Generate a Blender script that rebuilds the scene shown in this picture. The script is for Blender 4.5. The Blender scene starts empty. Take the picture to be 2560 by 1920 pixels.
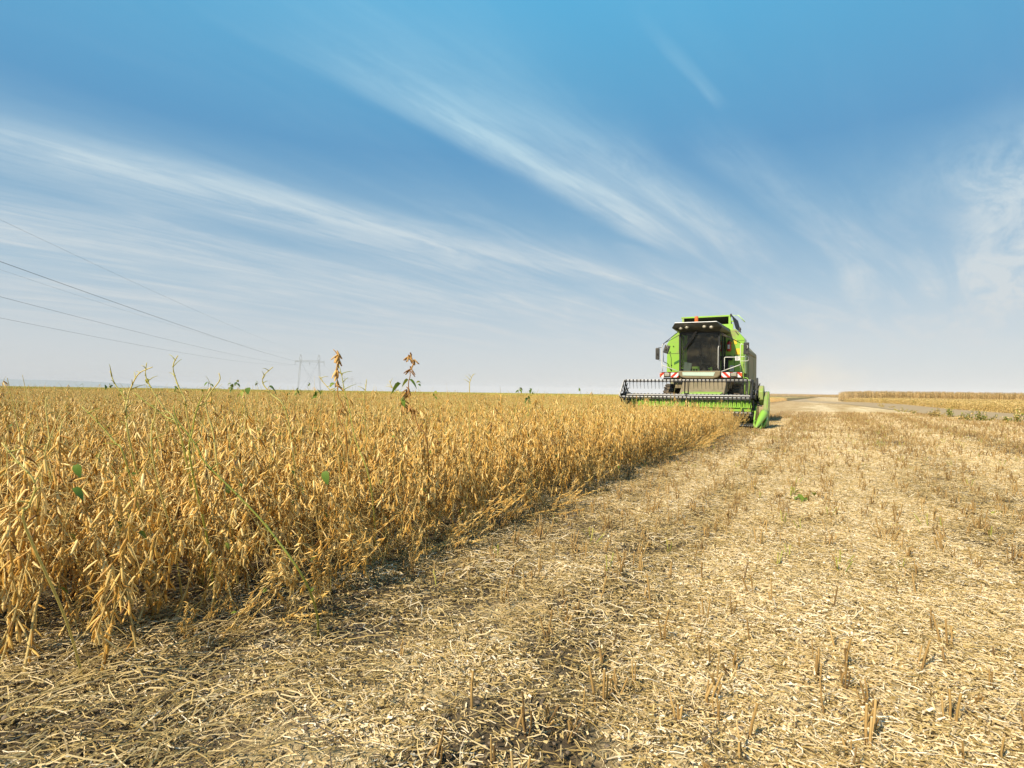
import bpy, math, random
import numpy as np
from mathutils import Matrix, Vector

rad = math.radians
SC = bpy.context.scene
COL = SC.collection

# ------------------------------------------------------------------ camera
cd = bpy.data.cameras.new("camera")
cam = bpy.data.objects.new("camera", cd)
COL.objects.link(cam)
cd.sensor_width = 36.0
cd.lens = 20.0
cd.clip_start = 0.05
cd.clip_end = 60000
FOC = 1422.2
AL, RO = math.atan(22.3 / FOC), math.atan(30 / 2210.0)
CAMP = np.array([0.0, 0.0, 1.15])
fw = np.array([0, math.cos(AL), math.sin(AL)])
_r0 = np.array([1.0, 0, 0]); _u0 = np.cross(_r0, fw)
cr = _r0 * math.cos(RO) + _u0 * math.sin(RO)
cu = np.cross(cr, fw)
M = Matrix(((cr[0], cu[0], -fw[0], 0), (cr[1], cu[1], -fw[1], 0), (cr[2], cu[2], -fw[2], CAMP[2]), (0, 0, 0, 1)))
cam.matrix_world = M
cd.dof.use_dof = True
cd.dof.focus_distance = 8.0
cd.dof.aperture_fstop = 11.0
SC.camera = cam

# ------------------------------------------------------------------ light
SUN_AZ = rad(226)      # clockwise from +Y: behind the camera on the left
SUN_EL = rad(42)
sd = bpy.data.lights.new("sun", 'SUN')
sun = bpy.data.objects.new("sun", sd)
COL.objects.link(sun)
sd.energy = 5.0
sd.angle = rad(0.5)
sd.color = (1.0, 0.885, 0.71)
dvec = Vector((math.sin(SUN_AZ) * math.cos(SUN_EL), math.cos(SUN_AZ) * math.cos(SUN_EL), math.sin(SUN_EL)))
sun.rotation_euler = dvec.to_track_quat('Z', 'Y').to_euler()
sun.location = (-30, -20, 40)


class NT:
    """small helper around a node tree"""
    def __init__(s, tree):
        s.t = tree; tree.nodes.clear()
    def n(s, kind, **kw):
        nd = s.t.nodes.new(kind)
        for k, v in kw.items():
            if k == 'inp':
                for kk, vv in v.items():
                    if isinstance(vv, bpy.types.NodeSocket): s.t.links.new(vv, nd.inputs[kk])
                    else: nd.inputs[kk].default_value = vv
            else: setattr(nd, k, v)
        return nd
    def m(s, op, a, b=0.0, c=None, clamp=False):
        nd = s.t.nodes.new('ShaderNodeMath'); nd.operation = op; nd.use_clamp = clamp
        for i, v in enumerate((a, b) if c is None else (a, b, c)):
            if isinstance(v, bpy.types.NodeSocket): s.t.links.new(v, nd.inputs[i])
            else: nd.inputs[i].default_value = v
        return nd.outputs[0]
    def ss(s, v, a, b, o0=0.0, o1=1.0):
        nd = s.t.nodes.new('ShaderNodeMapRange'); nd.interpolation_type = 'SMOOTHSTEP'
        s.t.links.new(v, nd.inputs[0])
        for i, x in enumerate((a, b, o0, o1)): nd.inputs[i + 1].default_value = x
        return nd.outputs[0]
    def mix(s, f, a, b, mode='MIX'):
        nd = s.t.nodes.new('ShaderNodeMix'); nd.data_type = 'RGBA'; nd.blend_type = mode
        for i, v in ((0, f), (6, a), (7, b)):
            if isinstance(v, bpy.types.NodeSocket): s.t.links.new(v, nd.inputs[i])
            else: nd.inputs[i].default_value = v if i == 0 else (*v[:3], 1)
        return nd.outputs[2]
    def ramp(s, f, stops):
        nd = s.t.nodes.new('ShaderNodeValToRGB'); cr_ = nd.color_ramp
        while len(cr_.elements) < len(stops): cr_.elements.new(0.5)
        for e, (p, c) in zip(cr_.elements, stops): e.position = p; e.color = (*c, 1)
        s.t.links.new(f, nd.inputs[0]); return nd.outputs[0]
    def noise(s, vec, scale, detail=3, rough=0.55, dist=0.0):
        nd = s.t.nodes.new('ShaderNodeTexNoise')
        if vec is not None: s.t.links.new(vec, nd.inputs['Vector'])
        nd.inputs['Scale'].default_value = scale; nd.inputs['Detail'].default_value = detail
        nd.inputs['Roughness'].default_value = rough; nd.inputs['Distortion'].default_value = dist
        return nd.outputs['Fac']
    def link(s, a, b): s.t.links.new(a, b)


def srgb(r, g, b):
    f = lambda v: (v / 255 / 12.92) if v / 255 <= .04045 else ((v / 255 + .055) / 1.055) ** 2.4
    return (f(r), f(g), f(b))

# ------------------------------------------------------------------ sky
world = bpy.data.worlds.new("World")
SC.world = world
world.use_nodes = True
T = NT(world.node_tree)
tc = T.n('ShaderNodeTexCoord').outputs['Generated']
sky = T.n('ShaderNodeTexSky', sky_type='NISHITA', sun_disc=False, sun_elevation=SUN_EL, sun_rotation=SUN_AZ,
          altitude=100, air_density=1.0, dust_density=1.2, ozone_density=1.5)
nsk = T.mix(1.0, sky.outputs[0], (0.10, 0.10, 0.10), 'MULTIPLY')
xyz = T.n('ShaderNodeSeparateXYZ', inp={0: tc})
X, Y, Z = xyz.outputs
elev = T.m('MULTIPLY', T.m('ARCSINE', Z), 1 / rad(90))
grad = T.ramp(elev, [(0.0, srgb(216, 217, 217)), (0.05, srgb(203, 211, 216)), (0.11, srgb(170, 196, 213)),
                     (0.18, srgb(126, 173, 205)), (0.25, srgb(94, 157, 201)), (0.33, srgb(92, 170, 213)),
                     (0.39, srgb(92, 180, 224)), (0.6, srgb(84, 150, 210)), (1.0, srgb(60, 110, 185))])
base = T.mix(0.86, nsk, grad)
# cirrus laid out on a high flat sheet: u runs along the streaks, v across them
zz = T.m('ADD', T.m('MAXIMUM', Z, 0.0), 0.06)
PX, PY = T.m('DIVIDE', X, zz), T.m('DIVIDE', Y, zz)
ca, sa = math.cos(rad(41)), math.sin(rad(41))
U = T.m('ADD', T.m('MULTIPLY', PX, sa), T.m('MULTIPLY', PY, ca))
V = T.m('SUBTRACT', T.m('MULTIPLY', PX, ca), T.m('MULTIPLY', PY, sa))
def uvec(su, sv, off=0.0):
    return T.n('ShaderNodeCombineXYZ', inp={0: T.m('MULTIPLY', U, su), 1: T.m('MULTIPLY', V, sv), 2: off}).outputs[0]
warp = T.m('SUBTRACT', T.noise(uvec(0.5, 1.0, 3.1), 1.4, 3), 0.5)
fine = T.noise(uvec(0.55, 6.0, 1.0), 2.4, 6, 0.62, 0.5)       # long thin fibres
med = T.noise(uvec(0.35, 2.0, 7.0), 1.5, 5, 0.6, 0.8)
puff = T.noise(uvec(.9, 2.6, 4.0), 1.9, 7, 0.68, 0.5)
def band(v0, slope, w_lo, w_hi, u0, u1, u2, u3, k):
    """one streak: centre v0+slope*u, soft below by w_lo and above by w_hi, present for u0..u3"""
    c = T.m('SUBTRACT', T.m('SUBTRACT', V, T.m('MULTIPLY_ADD', U, slope, v0)), T.m('MULTIPLY', warp, 0.22))
    lo = T.ss(c, -w_lo, 0.0); hi = T.ss(c, 0.0, w_hi, 1.0, 0.0)
    a = T.ss(U, u0, u1); b = T.ss(U, u2, u3, 1.0, 0.0)
    return T.m('MULTIPLY', T.m('MULTIPLY', T.m('MULTIPLY', lo, hi), T.m('MULTIPLY', a, b)), k)
fib = T.ss(fine, 0.25, 0.75, 0.45, 1.0)
B = [band(-1.40, 0.0, 0.12, 0.50, 0.35, 1.4, 2.2, 3.4, 0.55),
     band(-1.38, 0.02, 0.06, 0.12, 0.9, 1.6, 2.3, 3.1, 0.38),
     band(-1.08, 0.0, 0.12, 0.25, 1.2, 1.9, 2.6, 3.6, 0.30),
     band(-2.68, 0.20, 0.26, 0.34, -0.6, 0.4, 2.6, 4.2, 0.66),
     band(-2.95, 0.15, 0.22, 0.30, 0.2, 1.0, 2.2, 3.2, 0.42),
     band(-3.55, 0.05, 0.9, 0.7, -1.5, 0.0, 2.2, 4.4, 0.44),
     band(-0.66, 0.0, 0.025, 0.045, 1.1, 1.45, 1.6, 1.75, 0.30),
     band(-0.95, 0.10, 0.15, 0.22, 1.6, 2.1, 3.0, 4.2, 0.22)]
acc = B[0]
for b in B[1:]: acc = T.m('ADD', acc, b)
acc = T.m('MULTIPLY', T.m('MULTIPLY', acc, fib), T.ss(puff, .25, .6, .5, 1.15))
soft = T.m('ADD', band(-1.22, 0, .28, .45, .2, 1.2, 2.6, 4.0, .22), band(-2.55, .22, .35, .5, -.8, .3, 2.6, 4.6, .22))
acc = T.m('ADD', acc, T.m('MULTIPLY', soft, T.ss(med, .2, .7, .45, 1.1)))
# ragged patches on the right
rp = band(0.10, 0.0, 0.42, 0.6, 2.0, 2.9, 4.4, 6.5, 1.0)
rpat = T.m('MULTIPLY', rp, T.ss(puff, 0.30, 0.62, 0.12, 0.88))
acc = T.m('ADD', acc, rpat)
# thin general veil, thicker low down
veil = T.m('MULTIPLY', T.m('MULTIPLY', T.ss(med, 0.34, 0.75), T.ss(puff, .3, .7, .3, 1.0)), T.ss(elev, 0.24, 0.07, 0.08, 1.0))
acc = T.m('ADD', acc, veil)
fade = T.ss(elev, 0.012, 0.07)
acc = T.m('MULTIPLY', T.m('MINIMUM', acc, 0.9), fade)
ccol = T.ramp(elev, [(0.0, srgb(209, 210, 210)), (0.16, srgb(204, 216, 222)), (0.30, srgb(172, 210, 228)), (0.4, srgb(150, 205, 232))])
skyc = T.mix(acc, base, ccol)
bg = T.n('ShaderNodeBackground', inp={'Color': skyc, 'Strength': 0.78})
T.link(bg.outputs[0], T.n('ShaderNodeOutputWorld').inputs[0])

SC.view_settings.view_transform = 'Standard'
SC.view_settings.look = 'None'
SC.view_settings.exposure = 0.42
SC.view_settings.gamma = 1.0
SC.render.engine = 'CYCLES'
cy = SC.cycles
cy.max_bounces = 6; cy.diffuse_bounces = 3; cy.glossy_bounces = 3; cy.transparent_max_bounces = 8
cy.volume_bounces = 0
cy.use_denoising = True
cy.denoiser = 'OPENIMAGEDENOISE'
cy.denoising_input_passes = 'RGB_ALBEDO_NORMAL'
cy.denoising_prefilter = 'ACCURATE'

# ------------------------------------------------------------------ places
TH = rad(28.5)                                      # driving direction of the machine
EX = np.array([math.cos(TH), -math.sin(TH)])        # across (to the right)
EY = np.array([math.sin(TH), math.cos(TH)])         # along (away)
CUT = -2.44                                         # c of the edge of the standing crop
def cs(x, y): return x * EX[0] + y * EX[1], x * EY[0] + y * EY[1]
def xy(c, s): return c * EX[0] + s * EY[0], c * EX[1] + s * EY[1]
def sst(v, a, b):
    t = np.clip((np.asarray(v, float) - a) / (b - a), 0, 1); return t * t * (3 - 2 * t)
def terrain(x, y):
    c, s = cs(x, y)
    return 0.28 * sst(s, 60, 150) * sst(c, 0, 14)
_rs = np.random.RandomState(5)
_tab = _rs.rand(256, 256)
def vnoise(x, y):
    xi, yi = np.floor(x).astype(int), np.floor(y).astype(int)
    fx, fy = x - xi, y - yi
    fx = fx * fx * (3 - 2 * fx); fy = fy * fy * (3 - 2 * fy)
    g = lambda a, b: _tab[a & 255, b & 255]
    return (g(xi, yi) * (1 - fx) + g(xi + 1, yi) * fx) * (1 - fy) + (g(xi, yi + 1) * (1 - fx) + g(xi + 1, yi + 1) * fx) * fy
def fbm(x, y, o=4):
    v, a, f = 0, .5, 1
    for i in range(o):
        v = v + a * vnoise(x * f + 17 * i, y * f + 31 * i); a *= .5; f *= 2.03
    return v / (1 - .5 ** o)
BANDC = [-60, -2.6, -2.3, -1.75, -1.35, -1.15, -0.85, -0.5, 0.7, 1.15, 1.8, 2.3, 2.7, 3.3, 3.8, 4.6, 5.4, 6.2, 7.2, 8.2, 9, 400]
BANDV = [.10, .12, .26, .28, .66, .22, .25, .85, 1.05, .60, .40, .6, 1.05, 1.0, .45, .7, 1.0, .55, .95, .55, .75, .75]
def cover(x, y):
    """how much straw covers the soil: swath bands along the driving direction plus patches"""
    c, s = cs(x, y)
    w = (fbm(s * .35, c * .35 + 9, 3) - .5) * .6
    d = np.interp(c + w, BANDC, BANDV)
    d = d + (fbm(x * 1.3, y * 1.3, 4) - .5) * .9 + (fbm(c * 1.8 + 5, s * .25, 3) - .5) * .35
    d = d + 1.0 * np.exp(-((c + 1.3 + .1 * w) / .2) ** 2) * sst(s, 4, 8)
    d = d + .35 * np.exp(-((c - 2.9 + .3 * w) / .4) ** 2) - .25 * np.exp(-((c - 4.2 + .3 * w) / .4) ** 2)
    return np.clip(d, 0, 1)
def in_crop(x, y):
    c, s = cs(x, y)
    e = CUT + (fbm(s * 1.1, s * 0 + 3, 3) - .5) * .35
    a = (c < e) & (s < 21.5)
    b = (c < -7.2) & (s >= 21.5)
    near = y > 2.2 + .35 * (fbm(x * 1.3, x * 0 + 8, 2) - .5)
    return (a | b) & near
def in_view(x, y, marg=0.8, ymax=1e9):
    return (y > -0.2) & (x > -.92 * y - marg) & (x < .92 * y + marg) & (y < ymax)

# ------------------------------------------------------------------ mesh builder
class MB:
    def __init__(s): s.v = []; s.f = []; s.m = []; s.t = []; s.n = 0
    def add(s, v, f, mi=0, tint=0.5):
        v = np.asarray(v, float); o = s.n
        s.v.append(v); s.n += len(v)
        s.f += [tuple(i + o for i in q) for q in f]; s.m += [mi] * len(f)
        s.t.append(np.full(len(v), tint) if np.isscalar(tint) else np.asarray(tint, float))
    def box(s, x0, x1, y0, y1, z0, z1, mi=0, rot=None, tint=.5):
        v = np.array([(x, y, z) for x in (x0, x1) for y in (y0, y1) for z in (z0, z1)], float)
        if rot is not None:
            c = v.mean(0); R = np.array(Matrix.Rotation(rot[1], 3, rot[0])); v = (v - c) @ R.T + c
        s.add(v, [(0, 1, 3, 2), (4, 6, 7, 5), (0, 4, 5, 1), (2, 3, 7, 6), (0, 2, 6, 4), (1, 5, 7, 3)], mi, tint)
    def tube(s, pts, r, n=6, mi=0, tint=.5, cap=True, flat=1.0):
        pts = np.asarray(pts, float); k = len(pts)
        r = np.full(k, r) if np.isscalar(r) else np.asarray(r, float)
        tn = np.gradient(pts, axis=0); tn /= np.linalg.norm(tn, axis=1)[:, None] + 1e-12
        ref = np.array([0, 0, 1.0]) if abs(tn[:, 2]).mean() < .9 else np.array([1.0, 0, 0])
        a = np.cross(tn, ref); a /= np.linalg.norm(a, axis=1)[:, None] + 1e-12
        b = np.cross(tn, a)
        an = np.arange(n) * 2 * math.pi / n
        v = pts[:, None] + r[:, None, None] * (np.cos(an)[None, :, None] * a[:, None] + flat * np.sin(an)[None, :, None] * b[:, None])
        f = [(i * n + j, i * n + (j + 1) % n, (i + 1) * n + (j + 1) % n, (i + 1) * n + j) for i in range(k - 1) for j in range(n)]
        if cap: f += [tuple(range(n))[::-1], tuple((k - 1) * n + j for j in range(n))]
        s.add(v.reshape(-1, 3), f, mi, tint if np.isscalar(tint) else np.repeat(tint, n))
    def prism(s, poly, axis, a0, a1, mi=0, tint=.5):
        """poly in the two other axes (in x,y,z order), extruded along axis"""
        k = len(poly); v = []
        for a in (a0, a1):
            for p in poly:
                q = list(p); q.insert(axis, a); v.append(q)
        f = [(i, (i + 1) % k, k + (i + 1) % k, k + i) for i in range(k)] + [tuple(range(k))[::-1], tuple(range(k, 2 * k))]
        s.add(v, f, mi, tint)
    def lathe(s, cen, axis, prof, n=24, mi=0):
        """prof: (radius, height along axis)"""
        ax = [0, 0, 0]; ax[axis] = 1; ax = np.array(ax, float)
        e1 = np.roll(ax, 1); e2 = np.cross(ax, e1); cen = np.array(cen, float)
        v = [cen + ax * h + r * (math.cos(t) * e1 + math.sin(t) * e2) for r, h in prof for t in [j * 2 * math.pi / n for j in range(n)]]
        k = len(prof)
        f = [(i * n + j, i * n + (j + 1) % n, (i + 1) * n + (j + 1) % n, (i + 1) * n + j) for i in range(k - 1) for j in range(n)]
        f += [tuple(range(n))[::-1], tuple((k - 1) * n + j for j in range(n))]
        s.add(v, f, mi)
    def mesh(s, name, mats, smooth=False):
        me = bpy.data.meshes.new(name)
        v = np.concatenate(s.v) if s.v else np.zeros((0, 3))
        me.from_pydata(v.tolist(), [], s.f)
        for m in (mats if isinstance(mats, (list, tuple)) else [mats]): me.materials.append(m)
        me.polygons.foreach_set('material_index', s.m)
        if smooth: me.polygons.foreach_set('use_smooth', [True] * len(s.f))
        at = me.attributes.new('tint', 'FLOAT', 'POINT')
        at.data.foreach_set('value', np.concatenate(s.t) if s.t else [])
        me.update(); return me
    def build(s, name, mats, parent=None, smooth=False, bevel=0, link=True, fix=False):
        me = s.mesh(name, mats, smooth)
        if fix:
            import bmesh
            bm = bmesh.new(); bm.from_mesh(me); bmesh.ops.recalc_face_normals(bm, faces=bm.faces); bm.to_mesh(me); bm.free()
        o = bpy.data.objects.new(name, me)
        if link: COL.objects.link(o)
        if parent is not None: o.parent = parent
        if bevel:
            b = o.modifiers.new('bevel', 'BEVEL'); b.width = bevel; b.segments = 2; b.limit_method = 'ANGLE'
        return o

def tag(o, label=None, cat=None, group=None, kind=None):
    for k, v in (('label', label), ('category', cat), ('group', group), ('kind', kind)):
        if v: o[k] = v
    return o
def empty(name, loc, rz=0.0):
    o = bpy.data.objects.new(name, None); COL.objects.link(o)
    o.location = loc; o.rotation_euler = (0, 0, rz); o.empty_display_size = .2; return o

# ------------------------------------------------------------------ materials
def mat(name):
    m = bpy.data.materials.new(name); m.use_nodes = True
    return m, NT(m.node_tree)
def finish(T, col, rough=.6, metal=0.0, bump=None, bs=.3, bd=.02, spec=.4, coat=0.0):
    p = T.n('ShaderNodeBsdfPrincipled')
    for k, v in (('Base Color', col), ('Roughness', rough), ('Metallic', metal), ('Specular IOR Level', spec), ('Coat Weight', coat)):
        if isinstance(v, bpy.types.NodeSocket): T.link(v, p.inputs[k])
        else: p.inputs[k].default_value = (*v, 1) if isinstance(v, tuple) else v
    if bump is not None:
        b = T.n('ShaderNodeBump', inp={'Strength': bs, 'Distance': bd, 'Height': bump})
        T.link(b.outputs[0], p.inputs['Normal'])
    T.link(p.outputs[0], T.n('ShaderNodeOutputMaterial').inputs[0]); return p
def plant_mat(name, stops, rough=.55, transl=0.0, rnd=.35, spec=.3):
    """colour from the per-vertex tint plus a random shift for each plant"""
    m, T = mat(name)
    a = T.n('ShaderNodeAttribute', attribute_name='tint').outputs['Fac']
    r = T.n('ShaderNodeObjectInfo').outputs['Random']
    f = T.m('ADD', a, T.m('MULTIPLY', T.m('SUBTRACT', r, .5), rnd), clamp=True)
    col = T.ramp(f, stops)
    p = finish(T, col, rough, spec=spec)
    if transl:
        tr = T.n('ShaderNodeBsdfTranslucent', inp={'Color': col})
        mx = T.n('ShaderNodeMixShader', inp={0: transl, 1: p.outputs[0], 2: tr.outputs[0]})
        T.link(mx.outputs[0], T.t.nodes['Material Output'].inputs[0])
    return m
POD = plant_mat('pod_mat', [(0, (.17, .08, .018)), (.3, (.52, .265, .045)), (.6, (.80, .48, .11)), (1, (.96, .71, .30))], .45, .08, .4)
STEM = plant_mat('dry_stem_mat', [(0, (.14, .085, .03)), (.4, (.44, .29, .08)), (1, (.74, .56, .22))], .6)
GREEN = plant_mat('green_stem_mat', [(0, (.13, .17, .03)), (.5, (.36, .36, .06)), (1, (.66, .52, .17))], .5)
LEAF = plant_mat('leaf_mat', [(0, (.06, .11, .016)), (.5, (.16, .25, .03)), (1, (.42, .40, .06))], .5, .3)
STRAW = plant_mat('straw_mat', [(0, (.08, .055, .03)), (.2, (.22, .15, .05)), (.45, (.52, .37, .13)), (.75, (.80, .61, .32)), (1, (.95, .81, .56))], .55, .06, .25, .35)
STUB = plant_mat('stubble_mat', [(0, (.10, .06, .028)), (.35, (.30, .18, .06)), (.7, (.50, .32, .11)), (.88, (.70, .52, .26)), (1, (.80, .68, .42))], .6, 0, .3)
CORN = plant_mat('corn_mat', [(0, (.11, .11, .04)), (.35, (.34, .24, .09)), (.7, (.62, .42, .17)), (1, (.80, .58, .27))], .6, .15, .4)
SOY2 = plant_mat('yellow_soy_mat', [(0, (.12, .12, .03)), (.3, (.44, .32, .09)), (.7, (.62, .43, .15)), (1, (.72, .56, .27))], .6, .1, .3)

# ground: soil under straw; the cover attribute is the real share of straw on the soil
GM, T = mat('ground_mat')
pos = T.n('ShaderNodeNewGeometry').outputs['Position']
rot = T.n('ShaderNodeMapping', inp={0: pos}); rot.inputs['Rotation'].default_value = (0, 0, TH)
cov = T.n('ShaderNodeAttribute', attribute_name='cover').outputs['Fac']
far = T.n('ShaderNodeAttribute', attribute_name='far').outputs['Fac']
n1 = T.noise(pos, 9, 6, .7); n2 = T.noise(pos, 60, 4, .7); n3 = T.noise(pos, 2.2, 4, .6)
st = T.n('ShaderNodeMapping', inp={0: rot.outputs[0]}); st.inputs['Scale'].default_value = (1.0, .05, 1)
n4 = T.noise(st.outputs[0], 1.6, 5, .65)
n5 = T.noise(rot.outputs[0], .35, 5, .7)
soil = T.ramp(n1, [(.25, (.045, .032, .018)), (.5, (.105, .076, .042)), (.75, (.19, .145, .085))])
nb = T.noise(pos, 130, 3, .7)
straw = T.ramp(nb, [(.3, (.22, .15, .07)), (.5, (.54, .40, .19)), (.7, (.76, .60, .32))])
near_m = T.ss(T.m('ADD', T.m('MULTIPLY', cov, .75), T.m('MULTIPLY', n2, .6)), .52, .85)
far_s = T.ramp(T.m('ADD', T.m('MULTIPLY', n4, .55), T.m('MULTIPLY', n5, .45)), [(.40, (.40, .25, .095)), (.49, (.58, .41, .18)), (.57, (.76, .60, .33))])
far_c = T.mix(T.ss(cov, .25, .95), T.mix(.62, far_s, (.38, .235, .08)), T.mix(.5, far_s, (.72, .57, .33)))
gc = T.mix(far, T.mix(near_m, soil, straw), far_c)
hb = T.m('ADD', T.m('MULTIPLY', n1, .6), T.m('MULTIPLY', n2, .4))
finish(T, gc, .9, bump=hb, bs=.9, bd=.03, spec=.15)

# ------------------------------------------------------------------ ground sheet
def graded(lo, hi, step, out, grow=1.09):
    a = list(np.arange(lo, hi, step)); d = step; x = a[-1]
    while x < out: d *= grow; x += d; a.append(x)
    d = step; x = a[0]; b = []
    while x > -out: d *= grow; x -= d; b.append(x)
    return np.array(b[::-1] + a)
gx = graded(-4.5, 8.5, .035, 9000, 1.07); gy = graded(1.3, 11.5, .035, 9000, 1.07)
GXm, GYm = np.meshgrid(gx, gy)
cc, ss_ = cs(GXm, GYm)
fadeh = np.clip(1.3 - np.hypot(GXm, GYm) / 30, 0, 1)
hz = (fbm(GXm * 9, GYm * 9, 4) - .5) * .05 * fadeh + (fbm(GXm * 1.5, GYm * 1.5, 2) - .5) * .05 * fadeh
hz = hz + terrain(GXm, GYm)
vv = np.stack([GXm, GYm, hz], -1).reshape(-1, 3)
nx, ny = len(gx), len(gy)
ii = (np.arange(ny - 1)[:, None] * nx + np.arange(nx - 1)[None]).reshape(-1)
ff = np.stack([ii, ii + 1, ii + nx + 1, ii + nx], -1)
me = bpy.data.meshes.new('ground')
me.vertices.add(len(vv)); me.vertices.foreach_set('co', vv.reshape(-1))
me.loops.add(ff.size); me.loops.foreach_set('vertex_index', ff.reshape(-1).astype(np.int32))
me.polygons.add(len(ff)); me.polygons.foreach_set('loop_start', np.arange(len(ff), dtype=np.int32) * 4)
me.polygons.foreach_set('use_smooth', np.ones(len(ff), bool))
me.update(calc_edges=True)
a = me.attributes.new('cover', 'FLOAT', 'POINT'); a.data.foreach_set('value', cover(GXm, GYm).reshape(-1))
a = me.attributes.new('far', 'FLOAT', 'POINT'); a.data.foreach_set('value', sst(np.hypot(GXm, GYm), 16, 42).reshape(-1))
me.materials.append(GM)
ground = bpy.data.objects.new('ground', me); COL.objects.link(ground)
tag(ground, kind='structure')
def gz(x, y):
    f = np.clip(1.3 - np.hypot(x, y) / 30, 0, 1)
    return (fbm(x * 9, y * 9, 4) - .5) * .05 * f + (fbm(x * 1.5, y * 1.5, 2) - .5) * .05 * f + terrain(x, y)

# bare soil track on the right
LOE = np.array([(22, 5), (24.5, 20), (27, 32), (31, 43), (42, 66), (56, 96), (68, 135), (86, 180), (140, 290), (290, 580)], float)
HIE = np.array([(36, 5), (37, 25), (38.5, 35), (41, 47), (47.5, 62), (62, 90), (75, 122), (78, 135), (94, 180), (150, 290), (300, 580)], float)
TM, T = mat('track_mat')
pos = T.n('ShaderNodeNewGeometry').outputs['Position']
finish(T, T.ramp(T.noise(pos, 1.3, 6, .7), [(.3, (.32, .23, .125)), (.6, (.43, .32, .18)), (.8, (.52, .40, .23))]), .95,
       bump=T.noise(pos, 6, 4), bs=.5, bd=.05, spec=.1)
mb = MB(); N = 160
yy = np.concatenate([np.linspace(5, 120, 120), np.linspace(124, 580, 40)])
xl = np.interp(yy, LOE[:, 1], LOE[:, 0]); xh = np.interp(yy, HIE[:, 1], HIE[:, 0])
rows = []
for k in range(9):
    x = xl + (xh - xl) * k / 8 + (.5 * (fbm(yy * .3, yy * 0 + k, 3) - .5) if k in (0, 8) else 0)
    rows.append(np.stack([x, yy, terrain(x, yy) + .035 + gz(x, yy) * 0], -1))
vv = np.concatenate(rows)
mb.add(vv, [(k * N + i, (k + 1) * N + i, (k + 1) * N + i + 1, k * N + i + 1) for k in range(8) for i in range(N - 1)])
tag(mb.build('dirt_track', TM, smooth=True), kind='structure')

# far blue hills on the left
HM, T = mat('hill_mat'); finish(T, (.30, .33, .32), .95, spec=.1)
mb = MB(); hx = np.linspace(-9500, -3600, 90); hp = []
pr = 100 * sst(-hx, 3600, 5900) * (.75 + .5 * (fbm(hx * .0006, hx * 0, 3) - .5))
v = np.concatenate([np.stack([hx, hx * 0 + 6700, hx * 0 - 2], -1), np.stack([hx, hx * 0 + 7300, pr], -1), np.stack([hx, hx * 0 + 8200, hx * 0 - 2], -1)])
mb.add(v, [(k * 90 + i, k * 90 + i + 1, (k + 1) * 90 + i + 1, (k + 1) * 90 + i) for k in range(2) for i in range(89)])
tag(mb.build('hills', HM, smooth=True), kind='structure')

# ------------------------------------------------------------------ combine harvester
def paint(name, col, dusty, dust=(.30, .26, .13), rough=.38, coat=.25, lowz=None):
    """paint with field dust: noise patches, more of it towards the ground on the part itself"""
    m, T = mat(name)
    tcn = T.n('ShaderNodeTexCoord')
    p = T.n('ShaderNodeNewGeometry').outputs['Position']
    a = T.noise(p, 1.7, 5, .65); b = T.noise(p, 14, 4, .7)
    f = T.m('ADD', T.m('MULTIPLY', a, .75), T.m('MULTIPLY', b, .25))
    if lowz is not None:
        z = T.n('ShaderNodeSeparateXYZ', inp={0: p}).outputs[2]
        f = T.m('ADD', f, T.ss(z, lowz[0], lowz[1], .35, 0.0))
    f = T.ss(f, .62 - dusty * .5, .86 - dusty * .5)
    c = T.mix(f, col, dust)
    r = T.m('MULTIPLY_ADD', f, .45, rough)
    finish(T, c, r, spec=.4, coat=coat, bump=b, bs=.03, bd=.01)
    return m
GREENP = paint('green_paint', (.27, .50, .055), .30)
DUSTY = paint('dusty_green_paint', (.19, .36, .06), .5, dust=(.28, .25, .12), rough=.5, coat=.05)
SIDEP = paint('dusty_side_panel', (.20, .25, .10), .6, dust=(.33, .29, .19), rough=.6, coat=0)
BROWN = paint('dusty_brown_frame', (.13, .12, .06), .7, dust=(.23, .185, .11), rough=.7, coat=0)
BLACK = paint('black_frame', (.018, .018, .018), .18, dust=(.16, .12, .07), rough=.45, coat=0)
DGREY = paint('dark_grey_plastic', (.045, .045, .04), .3, dust=(.17, .14, .09), rough=.5, coat=0)
RUBBER = paint('tyre_rubber', (.02, .02, .02), .5, dust=(.20, .15, .09), rough=.8, coat=0)
WHITEP = paint('white_roof_paint', (.78, .77, .72), .1, rough=.4)
RAILM = paint('pale_rail_paint', (.66, .65, .58), .12, dust=(.45, .38, .25), rough=.4)
STEEL = paint('worn_steel', (.62, .60, .56), .18, rough=.45, coat=0)
LGREEN = paint('pale_green_paint', (.50, .74, .30), .1)
REDP = paint('red_paint', (.42, .02, .012), .12)
INTER = paint('dark_interior', (.03, .028, .022), .25, dust=(.12, .09, .055), rough=.7, coat=0)
def plain(name, col, rough=.5, metal=0.0, emit=None):
    m, T = mat(name)
    n = T.noise(T.n('ShaderNodeNewGeometry').outputs['Position'], 22, 3)
    finish(T, T.mix(T.ss(n, .4, .8, 0, .25), col, (.3, .24, .15)), rough, metal); return m
ORANGE = plain('orange_lens', (.62, .12, .02), .25)
LENS = plain('lamp_lens', (.34, .31, .23), .25)
MIRR = plain('mirror_glass', (.5, .55, .6), .08, 1.0)
YELL = plain('yellow_sticker', (.85, .55, .03), .5)
WSTK = plain('white_sticker', (.75, .75, .72), .5)
INK = plain('sticker_ink', (.18, .18, .19), .6)
APR = plain('apron_reflection', (.50, .62, .50), .18)  # greenish white reflection of the lower glass, put into the base colour
m, T = mat('warning_stripes'); WARN = m
p = T.n('ShaderNodeTexCoord').outputs['Object']
q = T.n('ShaderNodeSeparateXYZ', inp={0: p}).outputs
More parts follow.
